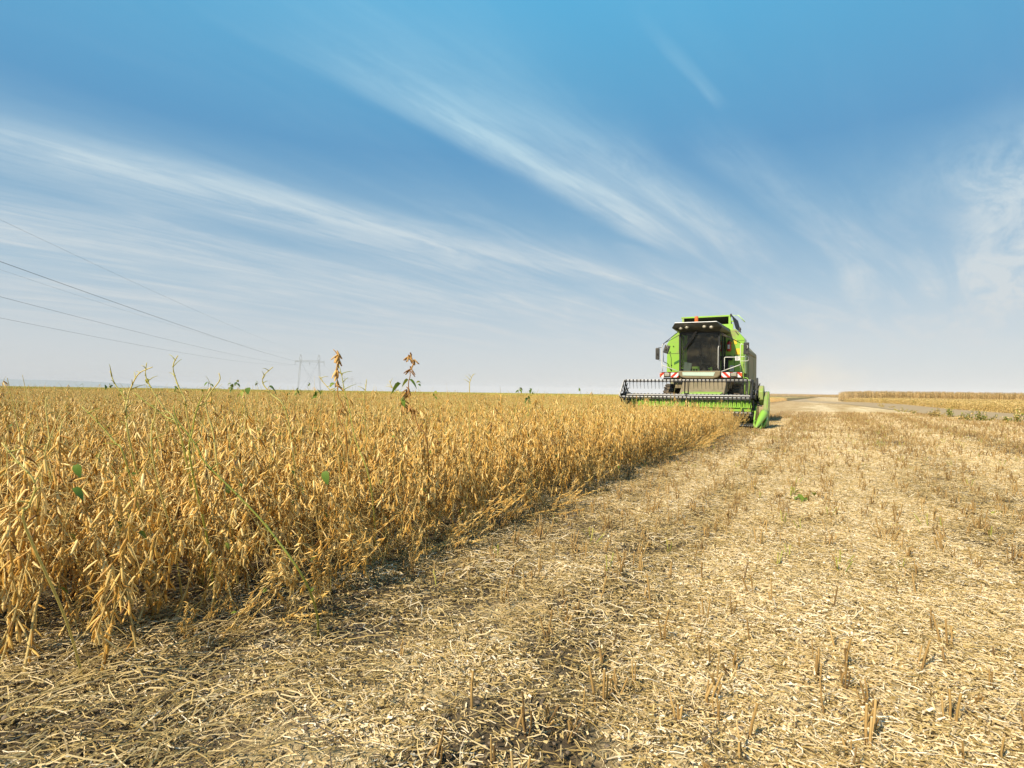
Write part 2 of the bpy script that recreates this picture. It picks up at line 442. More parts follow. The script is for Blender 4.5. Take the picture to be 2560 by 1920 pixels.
dd = T.m('FRACT', T.m('DIVIDE', T.m('ADD', T.m('SUBTRACT', q[0], q[2]), 2.97), .27))
finish(T, T.mix(T.m('GREATER_THAN', dd, .5), (.80, .78, .74), (.58, .045, .02)), .35)
m, T = mat('windscreen_glass'); GLASS = m
nz = T.noise(T.n('ShaderNodeNewGeometry').outputs['Position'], 2.2, 4, .6)
gl = T.n('ShaderNodeBsdfGlossy', inp={'Color': (.9, .95, .95, 1), 'Roughness': .04})
tr = T.n('ShaderNodeBsdfTransparent', inp={'Color': (.62, .66, .60, 1)})
du = T.n('ShaderNodeBsdfDiffuse', inp={'Color': (.33, .28, .18, 1)})
fr = T.n('ShaderNodeFresnel', inp={'IOR': 1.45})
a = T.n('ShaderNodeMixShader', inp={0: T.m('MULTIPLY', fr.outputs[0], .8), 1: tr.outputs[0], 2: gl.outputs[0]})
b = T.n('ShaderNodeMixShader', inp={0: T.ss(nz, .42, .8, .015, .15), 1: a.outputs[0], 2: du.outputs[0]})
T.link(b.outputs[0], T.n('ShaderNodeOutputMaterial').inputs[0])

ox, oy = xy(-4.55, 22.0)
H = empty('combine_harvester', (ox, oy, 0.0), -TH)
tag(H, 'green combine harvester cutting the edge of the soybean field', 'combine harvester')
def one(name, mat_, fn, parent=H, smooth=False, bevel=0, fix=True):
    mb = MB(); fn(mb); return mb.build(name, mat_, parent, smooth, bevel, fix=fix)

# --- body
BP = [(-1.03, 4.03), (-1.29, 3.89), (-1.59, 3.48), (-1.60, 2.12), (1.70, 2.12), (1.69, 3.60), (1.32, 4.03), (1.08, 4.06)]
body = one('body', GREENP, lambda b: b.prism(BP, 1, 4.0, 4.75), bevel=.03)
def f(b):
    b.prism([(-1.6, 1.1), (1.70, 1.1), (1.74, 2.1), (1.74, 3.2), (1.35, 3.62), (-1.3, 3.62), (-1.6, 3.2)], 1, 4.76, 8.6)
one('side_panel', SIDEP, f, bevel=.04)
def f(b):
    b.box(1.745, 1.765, 5.0, 6.7, 1.9, 2.95); b.box(1.745, 1.765, 6.85, 8.3, 1.7, 2.95)
    b.box(1.745, 1.775, 5.0, 8.3, 3.02, 3.06)
one('access_door', SIDEP, f, body, bevel=.008)
one('tank_box', DUSTY, lambda b: b.prism([(-1.25, 3.6), (1.30, 3.6), (1.30, 3.98), (1.16, 4.05), (-1.15, 4.05), (-1.25, 3.9)], 1, 4.78, 6.9), bevel=.03)
def f(b):
    b.box(-1.35, 1.45, 8.62, 9.6, 1.1, 2.7); b.prism([(8.6, 2.7), (9.6, 2.7), (9.2, 3.2), (8.6, 3.3)], 0, -1.3, 1.4)
one('straw_hood', SIDEP, f, bevel=.05)
# tank extension: open in front, with posts, tilted sides and a dark lining
def f(b):
    b.box(-1.02, 1.10, 4.24, 4.30, 4.62, 4.68); b.box(-.98, -.90, 4.25, 4.29, 4.05, 4.62)
    b.box(1.00, 1.10, 4.25, 4.29, 4.06, 4.62); b.box(.72, 1.20, 4.2, 4.24, 4.07, 4.28)
    b.box(-1.02, 1.10, 6.3, 6.36, 4.62, 4.68); b.box(-1.02, -.97, 4.30, 6.3, 4.62, 4.68)
tank = one('tank_extension', GREENP, f)
def f(b):
    b.add([(-.95, 5.6, 4.08), (1.05, 5.6, 4.08), (1.05, 4.32, 4.62), (-.95, 4.32, 4.62), (-.95, 5.64, 4.10), (1.05, 5.64, 4.10), (1.05, 4.34, 4.645), (-.95, 4.34, 4.645)],
          [(0, 1, 2, 3), (7, 6, 5, 4), (0, 4, 5, 1), (3, 2, 6, 7), (0, 3, 7, 4), (1, 5, 6, 2)])
    b.add([(1.28, 4.35, 4.08), (1.28, 6.2, 4.08), (1.12, 6.3, 4.66), (1.12, 4.28, 4.66), (1.30, 4.35, 4.08), (1.30, 6.2, 4.08), (1.14, 6.3, 4.66), (1.14, 4.28, 4.66)],
          [(0, 1, 2, 3), (7, 6, 5, 4), (0, 4, 5, 1), (3, 2, 6, 7), (0, 3, 7, 4), (1, 5, 6, 2)])
    b.box(-.97, -.93, 4.3, 6.1, 4.05, 4.6)
    b.box(-.9, 1.0, 4.35, 6.05, 4.045, 4.06)
    b.tube([(-.9, 5.0, 4.6), (.1, 4.6, 4.3), (1.0, 4.5, 4.12)], .03)
one('tank_lining', INTER, f, tank)
one('hinge', BLACK, lambda b: b.box(1.07, 1.13, 4.2, 4.3, 4.60, 4.72), tank)
one('tank_pole', LGREEN, lambda b: (b.tube([(1.10, 4.3, 4.66), (1.38, 4.3, 4.65)], .013), b.tube([(1.36, 4.3, 4.655), (1.42, 4.3, 4.62), (1.66, 4.3, 4.35)], .024)), smooth=True)

# --- cab
def f(b):
    b.box(-.70, -.63, 2.38, 2.48, 2.08, 3.80); b.box(.86, .93, 2.40, 2.48, 2.08, 3.77)
    b.box(-.70, .93, 3.90, 3.99, 2.0, 3.80); b.box(-.70, .93, 2.40, 3.95, 1.98, 2.08)
    b.box(.88, .93, 3.2, 3.28, 2.08, 3.77); b.box(-.69, -.655, 2.5, 3.9, 2.08, 2.3)
    b.box(-.70, .93, 2.37, 2.44, 3.70, 3.80)
cab = one('cab', BLACK, f, bevel=.01)
one('cab_lining', INTER, lambda b: (b.box(-.62, .85, 3.80, 3.895, 2.1, 3.75), b.box(-.6, .85, 2.5, 3.85, 2.085, 2.12), b.box(-.6, .85, 2.5, 3.85, 3.72, 3.76)), cab)
def f(b):       # gently bowed windscreen
    n = 10; v = []
    for k, (x0, z) in enumerate(((0, 2.13), (0, 3.72))):
        for i in range(n + 1):
            t = i / n; x = -.64 + 1.51 * t; v.append((x, 2.44 - .13 * math.sin(math.pi * t), z))
    b.add(v, [(i, i + 1, n + 2 + i, n + 1 + i) for i in range(n)])
one('windscreen', GLASS, f, cab, smooth=True, fix=False)
one('side_window', GLASS, lambda b: (b.box(.90, .905, 2.5, 3.18, 2.12, 3.70), b.box(.90, .905, 3.3, 3.88, 2.12, 3.70)), cab)
one('side_window', GLASS, lambda b: b.box(-.68, -.675, 2.5, 3.88, 2.32, 3.70), cab)
one('grab_rail', RAILM, lambda b: b.tube([(.885, 2.36, 2.22), (.87, 2.34, 2.3), (.87, 2.34, 3.1), (.885, 2.38, 3.18)], .014), cab, True)
one('pillar', GREENP, lambda b: b.box(-.615, -.50, 3.0, 3.06, 2.12, 3.72), cab)
def f(b):
    b.box(-.05, .42, 3.25, 3.70, 2.45, 2.58); b.box(-.03, .40, 3.62, 3.76, 2.58, 3.25); b.box(.05, .3, 3.64, 3.74, 3.25, 3.45); b.box(.05, .32, 3.3, 3.6, 2.12, 2.45)
one('seat', INTER, f, cab, bevel=.04)
def f(b):
    t = np.linspace(0, 2 * math.pi, 25)
    c = np.array([.12, 2.98, 2.82])
    b.tube([c + .2 * np.array([math.cos(a), .45 * math.sin(a), .89 * math.sin(a) * .6]) for a in t], .014, cap=False)
    b.tube([(.12, 2.75, 2.1), (.12, 2.95, 2.8)], .035); b.tube([(-.07, 2.98, 2.82), (.31, 2.98, 2.82)], .012)
one('steering_wheel', BLACK, f, cab, smooth=True)
def f(b):
    b.prism([(-.60, 2.13), (-.30, 2.13), (-.22, 2.50), (-.52, 2.56)], 1, 2.62, 2.70)
one('display_screen', plain('grey_screen', (.22, .27, .25), .2), f, cab)
def f(b):
    for x in (-.20, -.10): b.box(x, x + .03, 2.62, 2.65, 2.12, 2.34)
    b.box(-.22, .08, 2.60, 2.63, 2.27, 2.36); b.box(.02, .09, 2.6, 2.63, 2.13, 2.36)
one('pedal_bracket', GREENP, f, cab)
one('pedal_bracket', GREENP, lambda b: (b.box(.52, .60, 2.6, 2.64, 2.13, 2.33), b.box(.44, .52, 2.6, 2.64, 2.24, 2.30)), cab)
one('control_box', BLACK, lambda b: b.box(-.35, -.05, 3.5, 3.6, 3.25, 3.45), cab, bevel=.02)
one('side_console', BLACK, lambda b: b.box(.55, .80, 2.9, 3.5, 2.4, 2.95), cab, bevel=.02)
# wiper
one('wiper', BLACK, lambda b: (b.tube([(.06, 2.20, 3.88), (-.22, 2.22, 3.45), (-.50, 2.27, 3.08)], .020), b.tube([(.11, 2.20, 3.88), (-.17, 2.22, 3.42), (-.46, 2.27, 3.06)], .020),
                               b.tube([(-.50, 2.28, 3.35), (-.52, 2.29, 2.95), (-.49, 2.29, 2.7)], .010)), cab)
# roof
import bmesh
def hull(name, pts, m_, parent, bevel=0):
    bm = bmesh.new()
    for p in pts: bm.verts.new(p)
    bmesh.ops.convex_hull(bm, input=bm.verts)
    bmesh.ops.delete(bm, geom=[v for v in bm.verts if not v.link_faces], context='VERTS')
    me = bpy.data.meshes.new(name); bm.to_mesh(me); bm.free(); me.materials.append(m_)
    o = bpy.data.objects.new(name, me); COL.objects.link(o); o.parent = parent
    if bevel:
        b = o.modifiers.new('bevel', 'BEVEL'); b.width = bevel; b.segments = 2; b.limit_method = 'ANGLE'; b.angle_limit = rad(20)
    return o
roof = hull('roof', [(-.79, 1.90, 4.13), (.88, 1.90, 4.11), (1.08, 3.98, 4.02), (-.92, 3.98, 4.05), (-.93, 2.0, 3.95), (1.06, 2.05, 3.93), (1.14, 3.97, 3.86), (-.98, 3.97, 3.88),
                     (-.62, 2.28, 3.80), (.93, 2.28, 3.78), (.98, 3.96, 3.80), (-.75, 3.96, 3.80)], DGREY, H, .015)
hull('roof_cap', [(-.80, 1.885, 4.135), (.89, 1.885, 4.115), (1.10, 3.985, 4.03), (-.93, 3.985, 4.06), (-.79, 1.90, 4.16), (.87, 1.90, 4.14), (1.05, 3.98, 4.06), (-.9, 3.98, 4.085)], WHITEP, roof)
for (x, z, y) in ((-.57, 3.935, 2.06), (-.32, 3.965, 2.035), (.37, 3.96, 2.035), (.64, 3.935, 2.06)):
    hl = one('headlight', DGREY, lambda b: b.lathe((x, y, z), 1, [(.085, .03), (.09, -.03), (.075, -.035)], 20), roof, True)
    one('lens', LENS, lambda b: b.lathe((x, y - .035, z), 1, [(.07, .003), (.062, -.012), (.03, -.022), (.0, -.024)], 20), hl, True)
bc = one('beacon', ORANGE, lambda b: b.lathe((-.15, 3.15, 4.21), 2, [(.072, .04), (.078, .06), (.074, .30), (.06, .33), (0, .335)], 20), H, True)
one('beacon_base', BLACK, lambda b: b.lathe((-.15, 3.15, 4.07), 2, [(.09, 0), (.09, .14), (.075, .175)], 20), bc, True)
# apron and platform
def f(b):
    pr = [(-.69, 2.16), (.99, 2.16)]
    arc = [(.99 - .0 * t, 2.16) for t in (0,)]
    poly = [(-.69, 2.16), (-.67, 2.00), (-.58, 1.90), (-.38, 1.85), (.68, 1.84), (.88, 1.89), (.97, 1.99), (1.0, 2.16)]
    b.prism(poly, 1, 2.18, 2.42)
apron = one('apron', BROWN, f, bevel=.04)
one('lower_window', APR, lambda b: b.prism([(-.52, 2.11), (-.50, 1.97), (.72, 1.95), (.78, 2.10)], 1, 2.165, 2.176), apron)
one('platform', BROWN, lambda b: (b.box(-1.36, 1.76, 2.42, 3.98, 1.80, 1.88), b.box(-.9, 1.3, 2.6, 3.9, 1.45, 1.80)), bevel=.01)
for s, x0, x1, side in ((0, -1.47, -.70, 'l'), (1, 1.01, 1.79, 'r')):
    cx = (x0 + x1) / 2
    mb = MB(); hw = (x1 - x0) / 2
    mb.box(-hw, hw, -.02, .02, -.105, .105)
    wb = mb.build('warning_board', WARN, H, fix=True); wb.location = (cx, 2.30, 2.0)
    if s: wb.rotation_euler = (0, 0, 0); wb.scale = (-1, 1, 1)
    one('board_frame', BLACK, lambda b: (b.box(-hw, hw, -.03, .0, .106, .125), b.box(-hw, hw, .022, .04, -.1, .1)), wb)
    lx = -.08
    one('marker_lamp', DGREY, lambda b: b.box(lx - .14, lx + .14, -.06, -.021, -.09, .085), wb, bevel=.015)
    one('lamp_lens', LENS, lambda b: b.box(lx - .10, lx + .10, -.075, -.061, -.055, .055), wb, bevel=.01)
    one('corner_lamp', ORANGE, lambda b: b.box(-hw - .005, -hw + .05, -.05, -.021, -.08, .08), wb, bevel=.01)

# rails and arms (one tube mesh each)
def rail(name, m_, pts, r=.016, parent=H):
    P = [np.array(p, float) for p in pts]; out = []
    for i, p in enumerate(P):      # round the corners
        if 0 < i < len(P) - 1:
            a = p + (P[i - 1] - p) / np.linalg.norm(P[i - 1] - p) * min(.06, np.linalg.norm(P[i - 1] - p) / 3)
            b = p + (P[i + 1] - p) / np.linalg.norm(P[i + 1] - p) * min(.06, np.linalg.norm(P[i + 1] - p) / 3)
            for t in (0, .25, .5, .75, 1): out.append((1 - t) ** 2 * a + 2 * t * (1 - t) * p + t * t * b)
        else: out.append(p)
    mb = MB(); mb.tube(out, r, 8); return mb.build(name, m_, parent, True)
rail('handrail', RAILM, [(1.12, 2.3, 2.12), (1.12, 2.3, 2.71), (1.72, 2.3, 2.70)], .017)
rail('handrail', RAILM, [(1.72, 2.3, 2.12), (1.72, 2.3, 3.22), (1.78, 2.3, 3.24)], .015)
rail('handrail', RAILM, [(1.0, 2.29, 2.13), (1.72, 2.28, 2.40)], .017)
rail('handrail', RAILM, [(-.65, 2.29, 2.13), (-1.39, 2.28, 2.42), (-1.39, 2.28, 2.52)], .017)
rail('handrail', RAILM, [(-1.36, 2.3, 2.15), (-1.40, 2.3, 2.42), (-1.40, 2.3, 3.22), (-1.36, 2.3, 3.32)], .016)
rail('handrail', BLACK, [(-1.34, 2.32, 3.25), (-1.34, 2.32, 2.56), (-1.15, 2.33, 2.48), (-1.05, 2.4, 2.2)], .014)
rail('handrail', RAILM, [(1.74, 2.32, 2.72), (2.02, 2.32, 2.72), (2.02, 2.32, 2.55), (1.74, 2.32, 2.55)], .011)
rail('support_arm', BLACK, [(-.72, 2.25, 3.80), (-1.20, 2.3, 3.44), (-1.37, 2.3, 3.30), (-1.40, 2.3, 3.2)], .015)
rail('support_arm', BLACK, [(-.70, 2.35, 3.68), (-1.02, 2.33, 3.50), (-1.30, 2.3, 3.36)], .012)
rail('support_arm', BLACK, [(.92, 2.3, 3.74), (1.32, 2.3, 3.50), (1.70, 2.3, 3.28)], .016)
rail('support_arm', DGREY, [(.98, 2.32, 3.64), (1.40, 2.3, 3.46), (1.62, 2.3, 3.32)], .012)
rail('hose', BLACK, [(-1.09, 2.35, 2.95), (-1.02, 2.36, 2.72), (-1.02, 2.36, 2.38), (-1.03, 2.4, 2.15)], .012)
rail('ladder_rail', GREENP, [(1.86, 2.6, 1.0), (1.86, 2.6, 1.7), (1.80, 2.6, 1.95), (1.80, 2.6, 3.0)], .018)
rail('ladder_rail', GREENP, [(1.98, 2.7, .8), (2.02, 2.7, 1.70), (1.95, 2.7, 1.88), (1.80, 2.7, 1.90)], .018)
# mirrors
def mirror(c, w, h, tilt, yaw, armpts):
    mb = MB(); mb.box(-w / 2, w / 2, -.04, .04, -h / 2, h / 2)
    o = mb.build('mirror', DGREY, H, bevel=.03); o.location = c; o.rotation_euler = (0, tilt, yaw)
    one('mirror_glass', MIRR, lambda b: b.box(-w / 2 + .02, w / 2 - .02, .041, .045, -h / 2 + .02, h / 2 - .02), o)
    one('mirror_mount', BLACK, lambda b: b.lathe((0, -.05, -h * .05), 1, [(.03, -.02), (.03, .02)], 12), o)
    for a in armpts: rail('mirror_arm', a[0], a[1], .010)
mirror((-1.56, 2.2, 2.90), .17, .50, 0, .15, [(BLACK, [(-1.40, 2.3, 3.16), (-1.53, 2.22, 3.17)]), (RAILM, [(-1.56, 2.22, 2.66), (-1.50, 2.25, 2.62), (-1.40, 2.3, 2.63)])])
mirror((-1.20, 2.28, 3.09), .24, .35, rad(18), -.2, [(RAILM, [(-1.36, 2.3, 3.28), (-1.22, 2.2, 3.32), (-1.12, 2.22, 3.10)])])
mirror((1.95, 2.2, 3.04), .21, .48, 0, .1, [(RAILM, [(1.72, 2.3, 3.22), (1.90, 2.24, 3.20), (2.02, 2.14, 3.12), (1.98, 2.14, 3.02)])])
mirror((1.50, 3.95, 3.99), .08, .18, .1, .6, [(BLACK, [(1.42, 4.05, 3.90), (1.49, 3.99, 3.93)])])
# extinguisher, stickers, recesses on the front of the body
ex = one('fire_extinguisher', REDP, lambda b: b.lathe((1.08, 3.86, 3.06), 2, [(.02, 0), (.085, .015), (.095, .05), (.095, .36), (.06, .42), (.03, .44)], 20), H, True)
one('valve', BLACK, lambda b: (b.lathe((1.08, 3.86, 3.49), 2, [(.028, 0), (.028, .05)], 12), b.box(1.03, 1.13, 3.84, 3.88, 3.54, 3.56), b.tube([(1.1, 3.86, 3.53), (1.17, 3.8, 3.5), (1.18, 3.79, 3.35)], .009)), ex)
one('sticker', WSTK, lambda b: b.box(1.04, 1.12, 3.755, 3.762, 3.16, 3.34), ex)
def sticker(x0, x1, z0, z1, y, m_, lines):
    st_ = one('sticker', m_, lambda b: b.box(x0, x1, y - .004, y, z0, z1))
    if lines:
        def f(b):
            for k in range(lines):
                z = z1 - (z1 - z0) * (k + .8) / (lines + .8)
                b.box(x0 + .02, x1 - .02 - .03 * (k % 2), y - .007, y - .0045, z - .006, z + .010)
        one('sticker_print', INK, f, st_)
one('sticker', YELL, lambda b: b.prism([(1.24, 3.58), (1.36, 3.56), (1.38, 3.38), (1.30, 3.36)], 1, 3.99, 3.997))
sticker(1.33, 1.50, 2.93, 3.18, 3.997, YELL, 0)
sticker(1.16, 1.20, 3.38, 3.48, 3.997, YELL, 0)
sticker(1.53, 1.70, 2.57, 2.74, 2.272, WSTK, 4)
sticker(1.10, 1.26, 2.22, 2.46, 3.997, WSTK, 5)
one('vent_cover', BLACK, lambda b: (b.box(.96, 1.22, 3.90, 3.998, 2.68, 2.88), b.box(.93, 1.05, 3.93, 3.998, 2.15, 2.68)), bevel=.03)
one('recess_slot', paint('dark_green_recess', (.05, .16, .03), .05), lambda b: b.prism([(-1.27, 2.62), (-1.05, 2.74), (-1.04, 2.64), (-1.26, 2.52)], 1, 3.985, 3.998))  # flat plate; its dark green stands for the recessed slot in the panel
one('slot', BLACK, lambda b: b.prism([(1.30, 3.93), (1.34, 3.93), (1.46, 3.77), (1.43, 3.75)], 1, 3.99, 3.998))
for bx_, bz_ in ((-1.38, 2.5), (-1.38, 2.28), (-1.3, 3.35), (-1.45, 3.1)):
    one('bolt', BLACK, lambda b: b.lathe((bx_, 3.99, bz_), 1, [(.025, 0), (.025, -.02)], 10))
def f(b):
    b.box(-1.57, -.75, 3.990, 3.9975, 3.02, 3.032); b.box(-1.06, -1.05, 3.990, 3.9975, 3.03, 3.85)
one('panel_seam', DGREY, f, body)
one('panel_seam', DGREY, lambda b: (b.box(1.25, 1.68, 3.990, 3.9975, 2.90, 2.912), b.box(1.285, 1.295, 3.990, 3.9975, 2.15, 2.90)), body)
one('panel_seam', DGREY, lambda b: b.box(1.0, 1.66, 3.990, 3.9975, 3.52, 3.528), body)
# feeder house, axle, wheels
def f(b):
    b.prism([(1.05, .30), (1.05, 1.05), (2.0, 1.25), (3.5, 1.75), (3.5, 1.0)], 0, -.32, 1.15)
one('feeder_house', DUSTY, f, bevel=.02)
one('feeder_hood', BROWN, lambda b: b.prism([(1.5, 1.20), (2.3, 1.80), (3.5, 1.80), (3.5, 1.4)], 0, -.5, 1.22), bevel=.03)
one('feeder_lip', GREENP, lambda b: b.prism([(1.02, 1.07), (1.02, 1.22), (1.5, 1.30), (1.5, 1.12)], 0, -.36, 1.18), bevel=.01)
one('axle', BLACK, lambda b: (b.tube([(-1.2, 3.6, .85), (1.3, 3.6, .85)], .12, 12), b.tube([(-1.0, 7.6, .55), (1.1, 7.6, .55)], .08, 12), b.box(-.9, 1.0, 3.9, 8.2, .75, 1.08)))
def wheel(cx, cyy, R, w):
    hw = w / 2
    ty = one('wheel', RUBBER, lambda b: b.lathe((cx, cyy, R), 0, [(R * .58, -hw * .8), (R * .8, -hw), (R * .93, -hw * .95), (R * .97, -hw * .6), (R * .97, hw * .6), (R * .93, hw * .95), (R * .8, hw), (R * .58, hw * .8)], 40), H, True)
    def lug(b):
        n = 22
        for i in range(n):
            for sd_ in (-1, 1):
                a = 2 * math.pi * (i + .5 * (sd_ > 0)) / n
                v = []
                for (u, da) in ((0.02, .10), (hw * .98, -.08)):
                    for r_ in (R * .96, R * 1.02):
                        for e in (-.035, .035):
                            t = a + da + e * (1 if u < .1 else .9); v.append((cx + sd_ * u, cyy + r_ * math.cos(t), R + r_ * math.sin(t)))
                b.add(v, [(0, 1, 3, 2), (4, 6, 7, 5), (0, 4, 5, 1), (2, 3, 7, 6), (0, 2, 6, 4), (1, 5, 7, 3)])
    one('tread', RUBBER, lug, ty)
    one('rim', paint('rim_paint', (.5, .42, .1), .4), lambda b: b.lathe((cx, cyy, R), 0, [(R * .57, -hw * .75), (R * .5, -hw * .4), (R * .2, -hw * .3), (R * .2, hw * .3), (R * .5, hw * .4), (R * .57, hw * .75)], 32), ty, True)
wheel(-1.22, 3.6, .82, .56); wheel(1.36, 3.6, .82, .56); wheel(-1.1, 7.6, .55, .36); wheel(1.25, 7.6, .55, .36)

# --- header
def f(b):
    b.prism([(1.0, .16), (1.06, .16), (1.06, 1.06), (1.0, 1.06)], 0, -2.36, 2.46)
    b.tube([(-2.38, 1.03, 1.05), (2.48, 1.03, 1.05)], .055, 10)
    for x in (-1.9, -1.2, -.5, 1.3, 1.9): b.box(x, x + .05, .96, 1.0, .2, .98)
    b.box(-2.36, 2.46, .955, .998, .70, .73)
header = one('header', GREENP, f)
def f(b):
    b.tube([(-2.3, .62, .42), (2.4, .62, .42)], .16, 16)
    for sgn, x0, x1 in ((1, -2.3, .0), (-1, 2.4, .1)):
        t = np.linspace(0, 1, 90); v = []
        for q_ in t:
            a = sgn * q_ * 2 * math.pi * 4.5; x = x0 + (x1 - x0) * q_
            for r_ in (.15, .30): v.append((x, .62 + r_ * math.cos(a), .42 + r_ * math.sin(a)))
        b.add(v, [(2 * i, 2 * i + 1, 2 * i + 3, 2 * i + 2) for i in range(89)])
one('auger', DGREY, f, header, fix=False)
def f(b):
    for i in range(62):
        x = -2.34 + i * .0775
        b.add([(x, -.10, .085), (x + .05, -.10, .085), (x + .025, -.22, .085), (x, -.10, .10), (x + .05, -.10, .10), (x + .025, -.22, .095)],
              [(0, 1, 2), (3, 5, 4), (0, 3, 4, 1), (1, 4, 5, 2), (2, 5, 3, 0)])
one('knife_bar', STEEL, f, header)
one('trough_floor', DGREY, lambda b: b.prism([(-.10, .07), (.99, .14), (.99, .18), (-.10, .10)], 0, -2.36, 2.46), header)
EP = [(-.35, .06), (1.15, .06), (1.15, 1.0), (.6, .95), (.0, .62), (-.35, .35)]
one('end_plate', BLACK, lambda b: b.prism(EP, 0, -2.42, -2.375), header)
one('end_plate', GREENP, lambda b: b.prism(EP, 0, 2.475, 2.52), header)
def f(b):
    b.prism([(.0, .05), (1.35, .05), (1.45, .6), (1.40, 1.12), (1.10, 1.34), (.75, 1.30), (.35, .95), (.1, .6)], 0, 2.74, 2.86)
one('side_shield', DUSTY, f, header, bevel=.02)
one('side_skin', GREENP, lambda b: b.prism([(.05, .62), (.4, 1.0), (.78, 1.30), (1.1, 1.33), (1.38, 1.1), (1.40, .62)], 0, 2.865, 2.88), header)
def octo(cy_, cz, r, k=8, ph=.39): return [(cy_ + r * math.cos(ph + i * 2 * math.pi / k), cz + r * 1.05 * math.sin(ph + i * 2 * math.pi / k)) for i in range(k)]
one('drive_cover', paint('olive_cover', (.26, .36, .07), .35), lambda b: b.prism(octo(.78, 1.18, .37), 0, 2.56, 2.72), header, bevel=.03)
def f(b):
    b.tube([(2.5, .75, 1.18), (2.56, .75, 1.18)], .22, 20)
    t = np.linspace(0, 2 * math.pi, 40)
    for a in t[:-1]: b.box(2.535, 2.555, .75 + .27 * math.cos(a) - .015, .75 + .27 * math.cos(a) + .015, 1.18 + .27 * math.sin(a) - .015, 1.18 + .27 * math.sin(a) + .015)
    b.tube([(2.42, .5, .95), (2.6, .4, .9)], .04)
one('drive_chain', DGREY, f, header)
one('lever', BLACK, lambda b: b.tube([(2.52, .7, 1.45), (2.58, .6, 1.58), (2.60, .6, 1.62)], .02), header)
one('cross_rod', BLACK, lambda b: b.tube([(2.45, .3, .85), (2.70, .2, .80)], .025), header)
# crop dividers: tapering scoops with a flat keel
def divider(x, m_):
    def f(b):
        t = np.linspace(0, 1, 12)
        P = np.stack([x + .13 - .19 * t, .05 - 1.0 * t, .56 - .50 * t], -1)
        b.tube(P, .115 * (1 - t) ** .75 + .03, 16)
        b.prism([(-.9, .02), (.1, .05), (.1, .40)], 0, x + .05, x + .09)
    d = one('divider', m_, f, header, True)
    one('divider_runner', m_, lambda b: (b.tube([(x - .12, -.55, .02), (x - .16, -.45, .2), (x - .13, -.3, .3)], .03, 8), b.tube([(x + .12, -.3, .05), (x + .2, 0, .3), (x + .2, .3, .4)], .03, 8)), d, True)
divider(2.66, GREENP)
divider(-2.48, BLACK)
# reel arms and reel
one('reel_arm', BLACK, lambda b: b.prism([(1.15, 1.0), (1.25, 1.25), (.35, 1.22), (-.1, 1.18), (-.1, 1.06), (.35, 1.02)], 0, -2.47, -2.43), header, bevel=.01)
one('reel_arm', BLACK, lambda b: b.prism([(1.15, .9), (1.3, 1.3), (1.0, 1.84), (.85, 1.80), (.75, 1.2), (-.1, 1.18), (-.1, 1.06), (.55, 1.0)], 0, 2.44, 2.50), header, bevel=.01)
for lx_ in (2.47, -2.45): one('lift_cylinder', BLACK, lambda b: b.tube([(lx_, .8, .75), (lx_, .25, 1.06)], .03), header)
RC = np.array([.25, 1.13]); RR = .60
reel = one('reel', DGREY, lambda b: b.tube([(-2.28, RC[0], RC[1]), (2.32, RC[0], RC[1])], .065, 16), H, True)
one('tube_stripe', STEEL, lambda b: b.box(-2.27, 2.31, RC[0] - .075, RC[0] - .05, RC[1] + .015, RC[1] + .045), reel)
angs = [95 + 90 * k for k in range(4)]
for k, a in enumerate(angs):
    y, z = RC[0] + RR * math.cos(rad(a)), RC[1] + RR * math.sin(rad(a))
    bar = one('tine_bar', STEEL, lambda b: b.tube([(-2.36, y, z), (2.38, y, z)], .022, 8), reel, True)
    def f(b):
        b.tube([(-2.34, y + .015, z - .06), (2.36, y + .015, z - .06)], .020, 6)
        for i in range(33):
            x = -2.30 + i * .1455
            b.box(x - .022, x + .022, y - .03, y + .03, z - .085, z + .03)
            b.tube([(x, y, z - .07), (x + .004, y - .01, z - .19), (x + .006, y + .035, z - .34)], [.011, .009, .005], 5)
    one('tines', BLACK, f, bar)
for x in (-2.33, .05, 2.34):
    def f(b):
        for a in angs:
            ca_, sa_ = math.cos(rad(a)), math.sin(rad(a))
            for o_ in (-.075, .075):
                b.tube([(x + o_ * .9, RC[0] + .05 * ca_, RC[1] + .05 * sa_), (x + (o_ if x == .05 else 0) * .8 * (1 if a == 95 else .2), RC[0] + RR * ca_, RC[1] + RR * sa_)], .034 if x == .05 else .022, 6, flat=.6)
        b.lathe((x, RC[0], RC[1]), 0, [(.11, -.04), (.11, .04)], 16)
    one('spider', BLACK, f, reel)
for x, n_ in ((-2.38, 12), (2.40, 12)):
    def f(b):
        for i in range(n_):
            a = 2 * math.pi * i / n_ + .1
            b.tube([(x, RC[0], RC[1]), (x + .05, RC[0] + .52 * math.cos(a), RC[1] + .52 * math.sin(a))], .018, 6)
        cor = [(RC[0] + RR * math.cos(rad(a)), RC[1] + RR * math.sin(rad(a))) for a in angs]
        for i in range(4):
            p, q_ = cor[i], cor[(i + 1) % 4]; b.tube([(x, p[0], p[1]), (x, q_[0], q_[1])], .020, 6)
    one('end_ring', BLACK if x > 0 else DGREY, f, reel)
one('end_cap', STEEL, lambda b: b.tube([(-2.40, RC[0] - .05, RC[1] + RR), (-2.41, RC[0] - RR, RC[1] - .04)], .016), reel)
one('under_shield', BLACK, lambda b: (b.box(-1.3, 1.5, 1.2, 3.4, .25, .32), b.box(1.7, 2.4, 1.07, 1.2, .15, .75)), bevel=.01)

